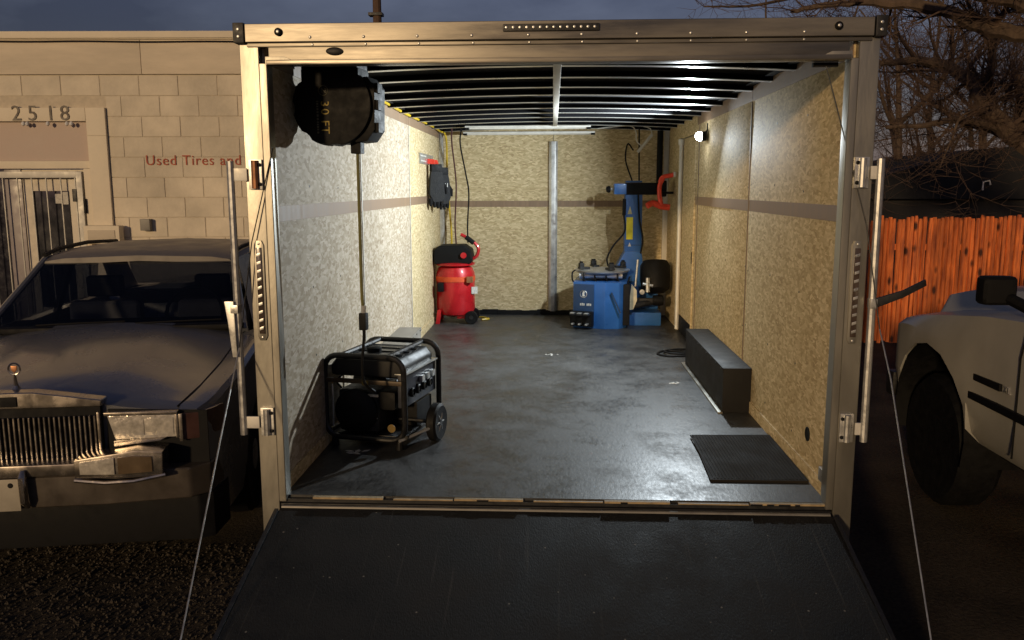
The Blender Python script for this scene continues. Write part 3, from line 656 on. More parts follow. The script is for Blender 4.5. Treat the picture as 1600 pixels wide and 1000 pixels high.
for s in (-1, 1):
    part('roof_rail', MB().tube([(s*.60, 2.0, ZR+.006), (s*.615, 2.3, ZR+.03), (s*.63, 2.9, ZR+.036), (s*.61, 3.5, ZR+.01)], .014, 6), M_black, CAR)
    part('front_pillar', MB().tube([(s*.765, 1.40, .985), (s*.60, 2.02, ZR-.02)], .022, 8), M_car, CAR)
    part('centre_pillar', MB().tube([(s*.80, 2.65, .96), (s*.635, 2.62, ZR-.02)], .03, 6), M_black, CAR)
    part('rear_pillar', MB().prism([(s*3.0, 0)]*0 or [(3.15, ZR-.02), (3.6, ZR-.03), (4.05, .98), (3.45, .98)], s*.62, s*.655, 'x'), M_vinyl, CAR, .01)
    part('side_window', quad(MB(), [(s*.79, 1.55, .99), (s*.79, 2.62, .99), (s*.63, 2.6, ZR-.03), (s*.62, 2.05, ZR-.03)], .004), M_glass, CAR)
    part('side_window', quad(MB(), [(s*.79, 2.68, .99), (s*.77, 3.4, .99), (s*.64, 3.15, ZR-.03), (s*.63, 2.66, ZR-.03)], .004), M_glass, CAR)
    part('door_mirror', MB().box(s*.9-.09, s*.9+.09, 1.62, 1.68, 1.0, 1.11), M_car, CAR, .025, seg=3)
    seat = part('seat', MB().box(s*.37-.24, s*.37+.24, 2.35, 2.5, .5, 1.06), mat('grey_seat', (.2, .2, .22), .8), CAR, .05, seg=3)
    part('headrest', MB().box(s*.37-.12, s*.37+.12, 2.38, 2.47, 1.09, 1.24), M_black, seat, .03, seg=3)
part('rear_window', quad(MB(), [(-.58, 3.62, ZR-.03), (.58, 3.62, ZR-.03), (.66, 4.05, 1.01), (-.66, 4.05, 1.01)], .005), M_glass, CAR)
part('dashboard', MB().box(-.70, .70, 1.5, 1.75, .8, 1.03), M_black, CAR, .03)
part('rear_shelf', MB().box(-.62, .62, 3.5, 3.98, .9, 1.0), M_black, CAR)
part('steering_wheel', MB().tube([(.36+.18*math.cos(a), 1.88+.06*math.sin(a), 1.03+.17*math.sin(a)) for a in [i*math.pi/12 for i in range(24)]], .012, 6, closed=True), M_black, CAR)
part('cowl', MB().box(-.76, .76, 1.36, 1.46, 1.0, 1.03), M_black, CAR, .01)
for x in (-.45, .12):
    part('wiper', MB().tube([(x, 1.41, 1.04), (x+.25, 1.40, 1.05), (x+.5, 1.44, 1.05)], .006, 5), M_black, CAR)

# ------------------------------------------------------------------ pickup on the right
TX = 3.15
TR = thing('pickup_truck', 'pale pickup truck with dark side trim and black mirror in front of the wooden fence', 'truck', (TX, 0, 0))
M_truck = mat('tan_silver_truck_paint', (.42, .41, .37), .35, .15, .12, 3, 0, 60, .06, coat=.2)
TW = (1.38, -2.1)
def tarch(y, zb):
    for c in TW:
        d = abs(y-c)
        if d < .46: return max(zb, .50+math.sqrt(.46**2-d*d))
    return zb
tys = sorted(set([2.2, 2.15, 2.0, 1.9, .85, .6, .2, -.4, -1.0, -1.4, -2.7, -3.0, -3.3] + [c+.46*math.sin(R(a)) for c in TW for a in (-90, -80, -65, -45, -22, 0, 22, 45, 65, 80, 90)] + [c+s_*.462 for c in TW for s_ in (-1, 1)]))
def fender(y):
    v = 0
    for c in TW[:1]:
        d = abs(y-c)
        if d < .62: v = max(v, .05*(1-(d/.62)**2))
    return v
thw = [(-3.3, .90), (-3.0, .93), (1.0, .94), (1.9, .93), (2.1, .86), (2.2, .74)]
tfz = [(-3.3, 1.22), (.3, 1.24), (.9, 1.2), (1.5, 1.12), (1.95, 1.03), (2.2, .86)]
thz = [(-3.3, 1.24), (.55, 1.34), (1.0, 1.32), (1.6, 1.26), (2.05, 1.16), (2.2, .95)]
secs = []
for y in tys:
    w = lerp(thw, y); e = fender(y); f_ = lerp(tfz, y); h = lerp(thz, y); zb = tarch(y, .5)
    ia = zb > .501
    half = [(w*.985+e if ia else w*.93, min(zb, .96)), (w*.99+e if ia else w*.97+e*.5, max(zb, .56)), (w+e, max(zb, .72)), (w+e, max(zb+.012, .86)), (w+e*.9, max(zb+.025, min(f_-.05, 1.02))), (w-.04+e*.5, f_-.012), (w-.10+e*.2, f_+.006), (w-.24, f_+.02), (w-.30, h-.015), (w-.38, h), (0, h+.03)]
    secs.append([(x, y, z) for x, z in half]+[(-x, y, z) for x, z in half[-2::-1]])
part('body', MB().loft(secs), M_truck, TR, smooth=32)
part('underbody', MB().box(-.75, .75, -3.2, 2.05, .42, .9), M_black, TR)
for wy in TW:
    for s in (-1, 1):
        w = part('wheel', MB().lathe([(.21, -.11), (.35, -.12), (.385, -.08), (.39, 0), (.385, .08), (.35, .12), (.21, .11)], (s*.80, wy, .39), (1, 0, 0), 24), M_black, TR)
        part('rim', MB().lathe([(.21, -.02), (.21, .06), (.16, .05), (.07, .085), (0, .09)], (s*.82, wy, .39), (s, 0, 0), 20), M_dark, w)
for wy in TW:
    for s in (-1, 1):
        arc = [(wy+.455*math.cos(R(a)), .5+.455*math.sin(R(a))) for a in range(-20, 201, 20)]; mb = MB()
        mb.loft([[(s*.5, y, z) for y, z in arc], [(s*.955, y, z) for y, z in arc]], cap=False)
        part('wheel_liner', mb, M_black, TR)
for s in (-1, 1):
    a, b_ = sorted((s*.94, s*.962))
    part('side_trim', MB().box(a, b_, -1.6, .915, .752, .792), M_black, TR, .006)
    a, b_ = sorted((s*.94, s*.957))
    bd = part('badge', MB().box(a, b_, .62, .93, .856, .892), M_black, TR, .003)
    mr_ = part('door_mirror', MB().box(s*1.0-.075, s*1.0+.085, .60, .70, 1.285, 1.425), M_black, TR, .035, seg=3)
    part('mirror_arm', MB().tube([(s*.88, .45, 1.26), (s*.95, .62, 1.32)], .03, 8), M_black, mr_)
    part('door_gap', MB().tube([(s*.944, .48, .56), (s*.944, .48, 1.05), (s*.915, .48, 1.22)], .005, 5), M_black, TR)
text('badge_letters', 'XL', .05, (-.9435, .60, .858), (R(90), 0, R(-90)), M_galv, TR, .004)
# cab
part('windshield', quad(MB(), [(-.78, .45, 1.27), (.78, .45, 1.27), (.66, -.15, 1.80), (-.66, -.15, 1.80)], .006), M_glass, TR)
part('cab_roof', MB().box(-.68, .68, -1.35, -.12, 1.795, 1.85), M_truck, TR, .03, seg=3)
for s in (-1, 1):
    part('front_pillar', MB().tube([(s*.80, .47, 1.25), (s*.67, -.15, 1.81)], .03, 8), M_truck, TR)
    part('rear_pillar', MB().tube([(s*.82, -1.35, 1.22), (s*.67, -1.3, 1.81)], .06, 8), M_truck, TR)
    part('side_window', quad(MB(), [(s*.85, .38, 1.25), (s*.85, -1.32, 1.25), (s*.69, -1.28, 1.79), (s*.69, -.12, 1.79)], .004), M_glass, TR)
part('rear_window', quad(MB(), [(-.78, -1.36, 1.22), (.78, -1.36, 1.22), (.66, -1.32, 1.79), (-.66, -1.32, 1.79)], .005), M_glass, TR)
part('cabin_floor', MB().box(-.76, .76, -1.3, .35, .95, 1.22), M_black, TR)
part('front_bumper', MB().box(-.85, .85, 2.16, 2.28, .45, .62), M_dark, TR, .03)

# ------------------------------------------------------------------ wooden fence
FE = thing('picket_fence', 'tall reddish orange stockade fence of narrow wooden pickets', 'fence', (3.0, 6.72, 0), R(-4))
M_fence = mat('cedar_picket', (.80, .20, .045), .7, 0, .3, 5, .35, 40, .1, (6, 6, .6), rand=.25, c2=(.24, .045, .014), pos=True)
nt = M_fence.node_tree; bsdf = nt.nodes['Principled BSDF']; src = bsdf.inputs['Base Color'].links[0].from_socket
gm = N(nt, 'ShaderNodeNewGeometry'); mk = N(nt, 'ShaderNodeMapping'); mk.inputs['Scale'].default_value = (12, 1, 5); nt.links.new(gm.outputs['Position'], mk.inputs[0])
vk = N(nt, 'ShaderNodeTexVoronoi'); vk.inputs['Scale'].default_value = 1; nt.links.new(mk.outputs[0], vk.inputs['Vector'])
sk = N(nt, 'ShaderNodeSeparateColor'); nt.links.new(vk.outputs['Color'], sk.inputs[0])
k1 = N(nt, 'ShaderNodeMath', operation='GREATER_THAN'); k1.inputs[1].default_value = .62; nt.links.new(sk.outputs[0], k1.inputs[0])
k2 = N(nt, 'ShaderNodeMapRange'); k2.inputs[1].default_value = .34; k2.inputs[2].default_value = .16; nt.links.new(vk.outputs['Distance'], k2.inputs[0])
k3 = N(nt, 'ShaderNodeMath', operation='MULTIPLY'); nt.links.new(k1.outputs[0], k3.inputs[0]); nt.links.new(k2.outputs[0], k3.inputs[1])
kx = N(nt, 'ShaderNodeMixRGB'); nt.links.new(k3.outputs[0], kx.inputs[0]); nt.links.new(src, kx.inputs[1]); kx.inputs[2].default_value = (.06, .014, .006, 1)
nt.links.new(kx.outputs[0], bsdf.inputs['Base Color'])
pk = []
for v in range(6):
    w = .047+.004*(v % 3); lean = (v-2.5)*.0015; h = 1.47+.008*((v*5) % 4)
    nb = 6; mb = MB()
    secs = []
    for k, z in enumerate((0, .5, 1.0, h-.05, h)):
        ww = w if k < 4 else w*.7; off = lean*z+.003*math.sin(z*5+v)
        ring = [(off-ww/2, 0, z), (off-ww/2*.7, -.022, z), (off+ww/2*.7, -.022, z), (off+ww/2, 0, z), (off+ww/2, .004, z), (off-ww/2, .004, z), (off-ww/2, 0, z)]
        secs.append(ring)
    pk.append(mb.loft(secs).mesh('picket', 0, 1, 40))
x = -.4
i = 0
while x < 9.0:
    o = link('picket', pk[random.randrange(6)], M_fence, FE, (x, random.uniform(-.006, .006), random.uniform(-.022, .022)+.014*x))
    o.rotation_euler = (0, random.uniform(-.004, .004), random.uniform(-.2, .2)); x += random.uniform(.046, .052); i += 1
for z in (.35, 1.15):
    part('rail', MB().box(-.4, 9.0, .012, .05, z-.035, z+.035), M_fence, FE)
for k in range(5):
    part('fence_post', MB().box(-.3+k*2.2, -.21+k*2.2, .052, .14, 0, 1.4), M_fence, FE, .004)

# ------------------------------------------------------------------ far things beyond the fence
H = thing('far_house', 'dark low house with a shallow roof behind the fence', 'house', (13.5, 22, 0))
part('wall', MB().box(-5.5, 6, 0, 6, 0, 1.6), mat('dark_siding', (.02, .018, .018), .8), H)
part('roof', MB().prism([(-6.2, 1.5), (7, 1.5), (3, 3.2), (-1.5, 2.9)], -.3, 6.3, 'y'), mat('dark_shingle', (.010, .010, .011), .85, 0, .3, 8), H)
part('vent_pipe', MB().tube([(-1.2, -.4, 1.75), (-1.2, -.4, 1.98), (-1.05, -.45, 2.02), (-1.02, -.45, 1.9)], .03, 6), M_galv, H)
SL = thing('street_lamp', 'thin street lamp pole with a short arm, seen over the fence', 'street lamp', (26.4, 60, 0))
part('pole', MB().tube([(0, 0, 0), (0, 0, 4.35)], [.11, .08], 8), mat('pole_brown', (.10, .08, .06), .8), SL)
part('arm', MB().tube(spline([(0, 0, 3.6), (-.4, 0, 3.75), (-1.0, 0, 3.72)]), .05, 6), M_galv, SL)
part('lamp_head', MB().lathe([(.0, -.06), (.12, -.04), (.16, .05), (.05, .12), (0, .13)], (-1.2, 0, 3.68), (0, 0, 1), 10), M_galv, SL)
UP = thing('utility_pole', 'brown wooden utility pole rising behind the trailer roof', 'pole', (-4.75, 20, 0))
part('shaft', MB().tube([(0, 0, 0), (0, 0, 9)], [.15, .10], 10), mat('old_pole_wood', (.10, .06, .04), .85, 0, .3, 10), UP)
part('collar', MB().box(-.22, .16, -.14, .14, 6.42, 6.5), M_dark, UP, .01)
o = part('overhead_wire', MB().tube(spline([(8, 34, 4.1), (18, 36, 3.95), (34, 38, 4.6)]), .014, 4), M_galv); tag(o, 'thin overhead wire crossing the dark trees above the fence', 'wire')

M_bark = mat('brown_bark', (.10, .068, .046), .85, 0, .4, 9, .5, 40, .05, (1,1,.3))  # plain brown bark, varied at random by noise
M_twig = mat('twig_brown', (.075, .046, .032), .85, 0, .3, 9)
def grow(mb, p, d, ln, r, lev, rng, up_=.15):
    n = 4; pts = [p]; rs = [r]; q = p.copy(); dd = d.normalized()
    kids = []
    for k in range(n):
        dd = (dd+Vector((rng.uniform(-1, 1), rng.uniform(-1, 1), rng.uniform(-1, 1)))*.22+Vector((0, 0, up_*.3))).normalized()
        q = q+dd*ln/n; pts.append(q.copy()); rs.append(r*(1-.7*(k+1)/n)); kids.append((q.copy(), dd.copy(), rs[-1]))
    mb.tube(pts, rs, 4 if lev > 1 else 3, cap=False)
    if lev > 0:
        for (kp, kd, kr) in kids:
            for j in range(2 if lev > 1 else 2):
                a = Vector((rng.uniform(-1, 1), rng.uniform(-1, 1), rng.uniform(-.6, 1)))
                grow(mb, kp, (kd*.7+a.normalized()*.9), ln*rng.uniform(.45, .7), max(kr*.65, .004), lev-1, rng, up_)
def tree(name, label, limbs, Y, seed, tw_len, lev=2, group=None, dens=1.0, tr=.011):
    rng = random.Random(seed)
    base = Vector(limbs[0][0][0]); t = thing(name, label, 'tree', (base.x, base.y, 0), 0, group)
    tb = MB(); cb = MB(); off = Vector((base.x, base.y, 0))
    for li, (pts, r0, r1) in enumerate(limbs):
        sp2 = [Vector(p)-off for p in spline(pts, 6)]; n = len(sp2)
        jit = [p+Vector((rng.uniform(-1, 1), rng.uniform(-1, 1), rng.uniform(-1, 1)))*r0*.12 for p in sp2]
        rs = [r0+(r1-r0)*k/(n-1) for k in range(n)]
        tb.tube(jit, rs, 8)
        for k in range(2 if li else n//2, n):
            for j in range(int(1+dens)):
                if rng.random() > dens/(int(1+dens)): continue
                dirn = (jit[k]-jit[k-1]).normalized()
                a = Vector((rng.uniform(-1, 1), rng.uniform(-1, 1), rng.uniform(-.5, 1.2))).normalized()
                grow(cb, jit[k], dirn*.5+a, tw_len*rng.uniform(.6, 1.2), max(rs[k]*.35, tr), lev, rng)
    part('trunk', tb, M_bark, t)
    part('crown', cb, M_twig, t, smooth=None)
    return t
# big arching tree just beyond the fence
tree('arching_tree', 'bare tree with thick arching limbs leaning over the fence', [
    ([(9.67, 12.00, 0.00), (9.45, 12.00, 1.42), (8.71, 12.00, 2.31), (8.07, 12.00, 2.75)], .30, .20),
    ([(8.07, 12.00, 2.70), (7.59, 12.00, 3.19), (7.32, 12.20, 3.71), (6.93, 12.50, 4.03), (6.37, 12.50, 4.09), (5.97, 12.80, 4.08)], .17, .05),
    ([(8.07, 12.00, 2.70), (7.62, 12.00, 2.92), (6.92, 11.80, 2.99), (6.26, 11.50, 2.88), (5.67, 11.50, 2.86)], .09, .03),
    ([(7.48, 12.00, 3.30), (7.73, 12.30, 3.99), (7.72, 12.50, 4.68), (7.49, 12.50, 5.44)], .08, .03),
    ([(8.25, 12.00, 2.53), (8.58, 12.00, 3.73), (8.56, 12.00, 5.00)], .16, .07),
    ([(7.42, 11.50, 3.23), (6.84, 11.30, 3.03), (6.65, 11.20, 2.66), (6.48, 11.20, 2.17)], .03, .012),
    ], 12, 3, 1.4, 2, dens=.6, tr=.007)
# overhanging limb at the top, a nearer tree
tree('overhanging_tree', 'large bare tree whose dark limb reaches across the sky above the trailer', [
    ([(9.36, 9.00, 0.00), (9.13, 9.00, 2.21), (8.29, 9.00, 3.52), (7.58, 9.00, 3.70)], .28, .17),
    ([(7.67, 9.00, 3.66), (6.52, 9.00, 3.93), (6.00, 9.20, 4.10), (5.54, 9.40, 4.37), (4.79, 9.60, 4.50), (4.12, 9.80, 4.54), (3.57, 10.00, 4.47)], .14, .03),
    ([(7.10, 8.50, 3.80), (6.23, 8.50, 4.25), (5.72, 8.50, 4.35), (4.96, 8.50, 4.55)], .13, .06),
    ([(4.79, 9.60, 4.50), (3.99, 10.00, 4.73), (3.15, 10.50, 4.67), (2.44, 11.00, 4.76)], .04, .012),
    ], 9, 11, 1.0, 2, dens=.35, tr=.006)
for i, (tx, Y, h) in enumerate(((11.52, 26, 8.5), (14.41, 30, 9.5), (14.43, 27, 8), (17.92, 31, 9), (16.59, 26, 8), (13.99, 40, 11.5), (11.12, 44, 13.0))):
    f0 = Vector((tx, Y, 0)); rng = random.Random(50+i)
    limbs = [([tuple(f0), tuple(f0+Vector((.1, 0, h*.25))), tuple(f0+Vector((rng.uniform(-.4, .4), 0, h*.5))), tuple(f0+Vector((rng.uniform(-.8, .8), 0, h*.92)))], .22, .04)]
    for k in range(7):
        z0 = h*rng.uniform(.14, .6); a = rng.uniform(0, 6.28); s_ = rng.uniform(1.4, 3.0)
        limbs.append(([tuple(f0+Vector((0, 0, z0))), tuple(f0+Vector((math.cos(a)*s_*.5, math.sin(a)*s_*.5, z0+h*.12))), tuple(f0+Vector((math.cos(a)*s_, math.sin(a)*s_, z0+h*rng.uniform(.2, .34))))], .09, .025))
    words = ['behind the street lamp', 'beside the street lamp pole', 'in the middle of the tree line', 'above the dark house roof', 'at the far edge of the tree line', 'rising just past the trailer post', 'faint over the trailer roof']
    tree('bare_tree', 'distant bare twiggy tree '+words[i], limbs, Y, 80+i, 1.9, 2, 'distant bare trees', dens=.45, tr=.013)

# ------------------------------------------------------------------ hose reel by the rear post
HR = thing('hose_reel', 'black round retractable hose reel hung from the roof beside the rear post', 'hose reel', (-1.0, .40, 2.225), R(-8))
def reel_poly(rad, notch):
    p = []
    for k in range(56):
        a = 2*math.pi*k/56
        rr = rad*(1-.05*(notch and (k % 7) in (0, 1) and 14 < k < 46))
        p.append((rr*math.cos(a), rr*math.sin(a)*.97))
    return p
part('front_shell', MB().prism(reel_poly(.188, True), -.055, .0, 'y'), M_black, HR, .008)
part('rear_shell', MB().prism(reel_poly(.184, True), .012, .12, 'y'), M_black, HR, .008)
part('drum', MB().prism(reel_poly(.170, False), .0005, .0115, 'y'), M_black, HR)
part('side_guard', MB().prism([(.10, -.165), (.16, -.16), (.196, -.11), (.2, .08), (.165, .125), (.10, .12)], -.03, .11, 'y'), M_black, HR, .006)
for z in (-.10, .0, .075):
    part('guard_clip', MB().box(.195, .212, -.02, .04, z-.022, z+.022), M_black, HR, .003)
part('mount_plate', MB().box(-.15, .12, -.03, .10, .165, .188), M_black, HR, .004)
part('mount_neck', MB().box(-.145, .13, -.045, .09, .10, .164), M_black, HR, .006)
part('hose_outlet', MB().box(.065, .115, .0, .05, -.215, -.155), M_black, HR, .006)
M_yel = mat('dim_yellow_print', (.33, .24, .03), .6)
M_gry = mat('dim_grey_print', (.10, .095, .06), .6)
part('badge_ring', MB().tube([(-.035+.022*math.cos(a), -.0565, .065+.022*math.sin(a)) for a in [i*math.pi/10 for i in range(20)]], .0016, 5, closed=True), M_gry, HR)
text('badge_letter', 'N', .032, (-.046, -.0562, .054), (R(90), 0, 0), M_gry, HR, .0006)
for ch, z in (('3', .02), ('0', -.015), ('F', -.066), ('T', -.094)):
    text('size_print', ch, .056, (-.048, -.0562, z), (R(90), R(90), 0), M_yel, HR, .0006)
zz = .02
while zz > -.12:
    w_ = random.uniform(.005, .011)
    part('faint_print', MB().box(-.07, -.061, -.0568, -.0556, zz-w_, zz), M_gry, HR); zz -= w_+random.uniform(.003, .006)
M_hose = mat('olive_yellow_hose', (.16, .15, .045), .5, 0, .15, 20)
hp = spline([(.09, .025, -.21), (.088, .03, -.5), (.08, .05, -.85), (.082, .06, -.97)], 8)
hs_ = part('hose', MB().tube(hp, .0082, 8), M_hose, HR)
part('stop_ball', MB().box(.062, .10, .04, .08, -1.05, -.965), M_black, hs_, .01)
tail = spline([(.081, .06, -1.05), (.077, .065, -1.10), (.062, .075, -1.22), (.06, .10, -1.32), (.09, .16, -1.38)], 8)
part('tail_hose', MB().tube(tail, .0075, 8), M_black, hs_)
part('coupler', MB().tube([(.08, .06, -1.0), (.082, .06, -.93)], .013, 8), M_galv, hs_)
part('feed_hose', MB().tube(spline([(-.12, .05, .13), (-.17, .05, .10), (-.20, .02, .09)]), .008, 6), M_black, HR)

# ------------------------------------------------------------------ generator
GN = thing('portable_generator', 'black wheeled portable generator in a tube frame by the trailer wall', 'generator', (-.925, .965, .5), R(-13))
W2, D2, ZT_, ZB_ = .225, .25, .49, .05
def hoop(y):
    return fillet([(-W2, y, ZB_), (-W2, y, ZT_), (W2, y, ZT_), (W2, y, ZB_)], .09, 6, closed=True)
for y in (-D2, D2): part('frame_hoop', MB().tube(hoop(y), .0155, 10, closed=True), M_blackm, GN)
for x in (-W2, W2):
    part('lower_rail', MB().tube([(x, -D2, ZB_+.02), (x, D2, ZB_+.02)], .0145, 8), M_blackm, GN)
for x in (-.13, .13):
    part('top_rail', MB().tube([(x, -D2, ZT_), (x, D2, ZT_)], .0135, 8), M_blackm, GN)
part('cross_bar', MB().box(-W2+.01, W2-.01, -D2-.012, -D2+.006, .345, .368), mat('bronze_bar', (.07, .05, .03), .4, .3), GN, .003)
part('warning_tag', MB().box(-.005, .03, -D2-.016, -D2-.0125, .34, .366), mat('dark_yellow', (.22, .15, .02), .5), GN)
tk = part('fuel_tank', MB().prism([(-.20, .375), (.20, .375), (.205, .43), (.17, .472), (-.17, .472), (-.205, .43)], -D2+.025, D2-.04, 'y'), mat('tank_black', (.010, .010, .011), .5, 0, .2, 10, spec=.3), GN, .02, seg=3)
for y in (-.10, .0, .10):
    part('tank_rib', MB().box(-.16, .16, y-.02, y+.02, .4725, .478), M_blackm, tk, .002)
part('fuel_cap', MB().lathe([(.04, 0), (.04, .02), (.03, .026), (0, .028)], (-.03, -.05, .4785), (0, 0, 1), 16), M_black, tk)
cp = part('control_panel', MB().box(W2-.045, W2-.012, -D2+.02, D2-.02, .22, .395), mat('navy_panel', (.025, .028, .04), .4), GN, .006)
part('panel_top', MB().box(W2-.06, W2+.004, -D2+.016, D2-.016, .3955, .402), M_galv, cp, .002)
for k in range(4):
    part('outlet', MB().lathe([(.026, 0), (.026, .012), (.02, .016), (.018, .010), (0, .010)], (W2-.0115, -.13+.085*k, .285), (1, 0, 0), 14), M_dark if k else M_black, cp)
for k in range(3):
    part('outlet_cover', MB().box(W2-.011, W2+.01, .0+.075*k-.02, .0+.075*k+.02, .315, .35), M_galv, cp, .004)
eg = part('engine', MB().box(-.17, .06, -D2+.035, .10, .07, .30), M_dark, GN, .03, seg=3)
part('recoil_cover', MB().lathe([(.12, 0), (.12, .02), (.09, .045), (.04, .05), (0, .05)], (-.06, -D2+.034, .19), (0, -1, 0), 24), M_black, eg)
part('air_filter', MB().box(.065, .16, -D2+.03, -.05, .20, .30), M_black, eg, .02)
part('muffler', MB().lathe([(.06, -.1), (.07, -.08), (.07, .08), (.06, .1)], (-.12, .12, .27), (1, 0, 0), 16), M_dark, eg)
part('alternator', MB().lathe([(.11, 0), (.13, .03), (.13, .13), (.11, .16)], (.0, .10, .19), (0, 1, 0), 20), M_dark, eg)
part('choke_lever', MB().box(.0, .07, -D2+.015, -D2+.028, .272, .285, Matrix.Rotation(R(0), 4, 'Y')), M_galv, eg, .002)
part('engine_label', MB().box(.02, .055, -D2+.026, -D2+.0345, .15, .165), M_galv, eg)
part('caution_sticker', MB().lathe([(.022, 0), (.022, .002), (0, .002)], (.15, -D2-.001, .115), (0, -1, 0), 16), mat('amber_sticker', (.18, .11, .015), .6), GN)
part('base_plate', MB().box(-.21, .21, -D2+.02, D2-.02, .05, .066), M_blackm, GN, .004)
part('battery', MB().box(.08, .2, -.02, .2, .067, .2), M_black, GN, .01)
part('fuel_line', MB().tube(spline([(-.15, -.2, .375), (-.17, -.22, .34), (-.14, -.23, .31)]), .006, 6), M_black, GN)
part('recoil_cord', MB().tube(spline([(-.19, -.24, .33), (-.185, -.245, .25), (-.19, -.24, .1)]), .005, 6), M_galv, GN)
for x in (-.18, .19):
    part('foot', MB().tube([(x, -D2+.01, .05), (x, -D2+.005, .0)], [.016, .022], 10), M_black, GN)
wh = part('wheel', MB().lathe([(.055, -.024), (.09, -.028), (.103, -.018), (.103, .018), (.09, .028), (.055, .024)], (.315, -.03, .103), (1, 0, 0), 28), M_black, GN)
part('rim', MB().lathe([(.062, -.008), (.062, .014), (.05, .010), (.02, .024), (0, .024)], (.318, -.03, .103), (1, 0, 0), 20), M_dark, wh)
for k in range(6):
    a = k*math.pi/3
    part('spoke', MB().tube([(.338, -.03+.018*math.cos(a), .103+.018*math.sin(a)), (.333, -.03+.058*math.cos(a), .103+.058*math.sin(a))], .006, 6), M_galv, wh)
part('axle', MB().tube([(.1, -.03, .103), (.315, -.03, .103)], .012, 8), M_blackm, GN)
part('handle_bar', MB().tube([(.20, -.27, .055), (.33, -.10, .10)], .009, 8), M_galv, GN)

# ------------------------------------------------------------------ air compressor
AC = thing('air_compressor', 'red upright air compressor with black motor cover strapped in the corner', 'compressor', (-.985, 4.97, .5))
M_red = mat('red_tank_paint', (.52, .012, .018), .32, .1, .12, 6, coat=.3)
part('tank', MB().lathe([(.0, .06), (.10, .065), (.17, .09), (.195, .14), (.195, .50), (.17, .56), (.10, .59), (0, .595)], (0, 0, 0), (0, 0, 1), 32), M_red, AC)
part('motor_cover', MB().prism([(-.20, .60), (.16, .60), (.185, .64), (.17, .74), (.10, .79), (-.15, .785), (-.20, .74)], -.15, .15, 'y'), M_black, AC, .03, seg=3)
part('shroud_base', MB().lathe([(.15, .575), (.195, .585), (.2, .605), (.15, .615)], (0, 0, 0)), M_red, AC)
part('gauge', MB().lathe([(.03, 0), (.03, .02), (0, .022)], (.10, -.152, .69), (0, -1, 0), 14), M_red, AC)
hb = part('push_handle', MB().tube(fillet([(.08, -.02, .62), (.22, -.02, .66), (.245, -.02, .76), (.16, -.02, .84), (.06, -.02, .89)], .05), .017, 10), M_red, AC)
part('grip', MB().tube([(.19, -.02, .805), (.11, -.02, .865)], .024, 10), M_black, hb)
part('strap', MB().lathe([(.197, .425), (.2, .425), (.2, .475), (.197, .475)], (0, 0, 0), (0, 0, 1), 32), mat('orange_strap', (.75, .09, .02), .7), AC)
part('strap_ratchet', MB().box(.13, .19, -.19, -.14, .42, .48), M_copper, AC, .004)
part('tank_label', MB().box(.10, .165, -.178, -.172, .30, .37, Matrix.Rotation(R(28), 4, 'Z')), M_white_scrap, AC)
for s in (-1, 1):
    w = part('wheel', MB().lathe([(.03, -.02), (.06, -.022), (.066, -.012), (.066, .012), (.06, .022), (.03, .02)], (.17, s*.13-.02, .066), (0, 1, 0), 20), M_black, AC)
    part('hub', MB().lathe([(.028, 0), (.02, .026), (0, .027)], (.17, s*.13-.02, .066), (0, -1, 0), 12), M_dark, w)
for y in (-.14, .14):
    part('leg', MB().prism([(-.19, .0), (-.15, .0), (-.13, .14), (-.17, .14)], y-.02, y+.02, 'y'), M_red, AC, .004)
part('axle_bracket', MB().box(.02, .16, -.12, .12, .05, .09), M_red, AC, .004)
part('pressure_box', MB().box(-.16, -.10, -.21, -.15, .33, .42), M_black, AC, .008)
M_h1 = mat('dark_red_hose', (.07, .02, .018), .5)
o = part('air_hose', MB().tube(spline([(-1.03, 5.2, 2.46), (-1.035, 5.22, 2.3), (-1.0, 5.25, 1.9), (-1.01, 5.2, 1.5), (-.99, 5.1, 1.28)]), .0085, 6), M_h1); tag(o, 'thin dark red hose dropping straight from the roof to the compressor', 'hose')
o = part('air_hose', MB().tube(spline([(-.93, 5.2, 2.46), (-.95, 5.22, 2.3), (-.90, 5.25, 2.0), (-.87, 5.25, 1.8), (-.88, 5.2, 1.5), (-.87, 5.1, 1.30)]), .0085, 6), M_black); tag(o, 'thin black hose bowing out as it drops from the roof to the compressor', 'hose')
M_yh = mat('yellow_hose', (.62, .42, .02), .45)
o = part('yellow_hose', MB().tube(spline([(-1.185, 1.6, 2.44), (-1.183, 2.4, 2.447), (-1.183, 3.4, 2.44), (-1.182, 4.6, 2.446), (-1.17, 5.3, 2.43), (-1.12, 5.44, 2.36), (-1.115, 5.44, 1.9), (-1.08, 5.43, 1.45), (-1.05, 5.40, .95), (-.9, 5.35, .53), (-.72, 5.2, .51), (-.66, 5.1, .51), (-.73, 5.05, .51)]), .010, 6), M_yh); tag(o, 'yellow air line along the roof edge and down the front corner', 'hose')

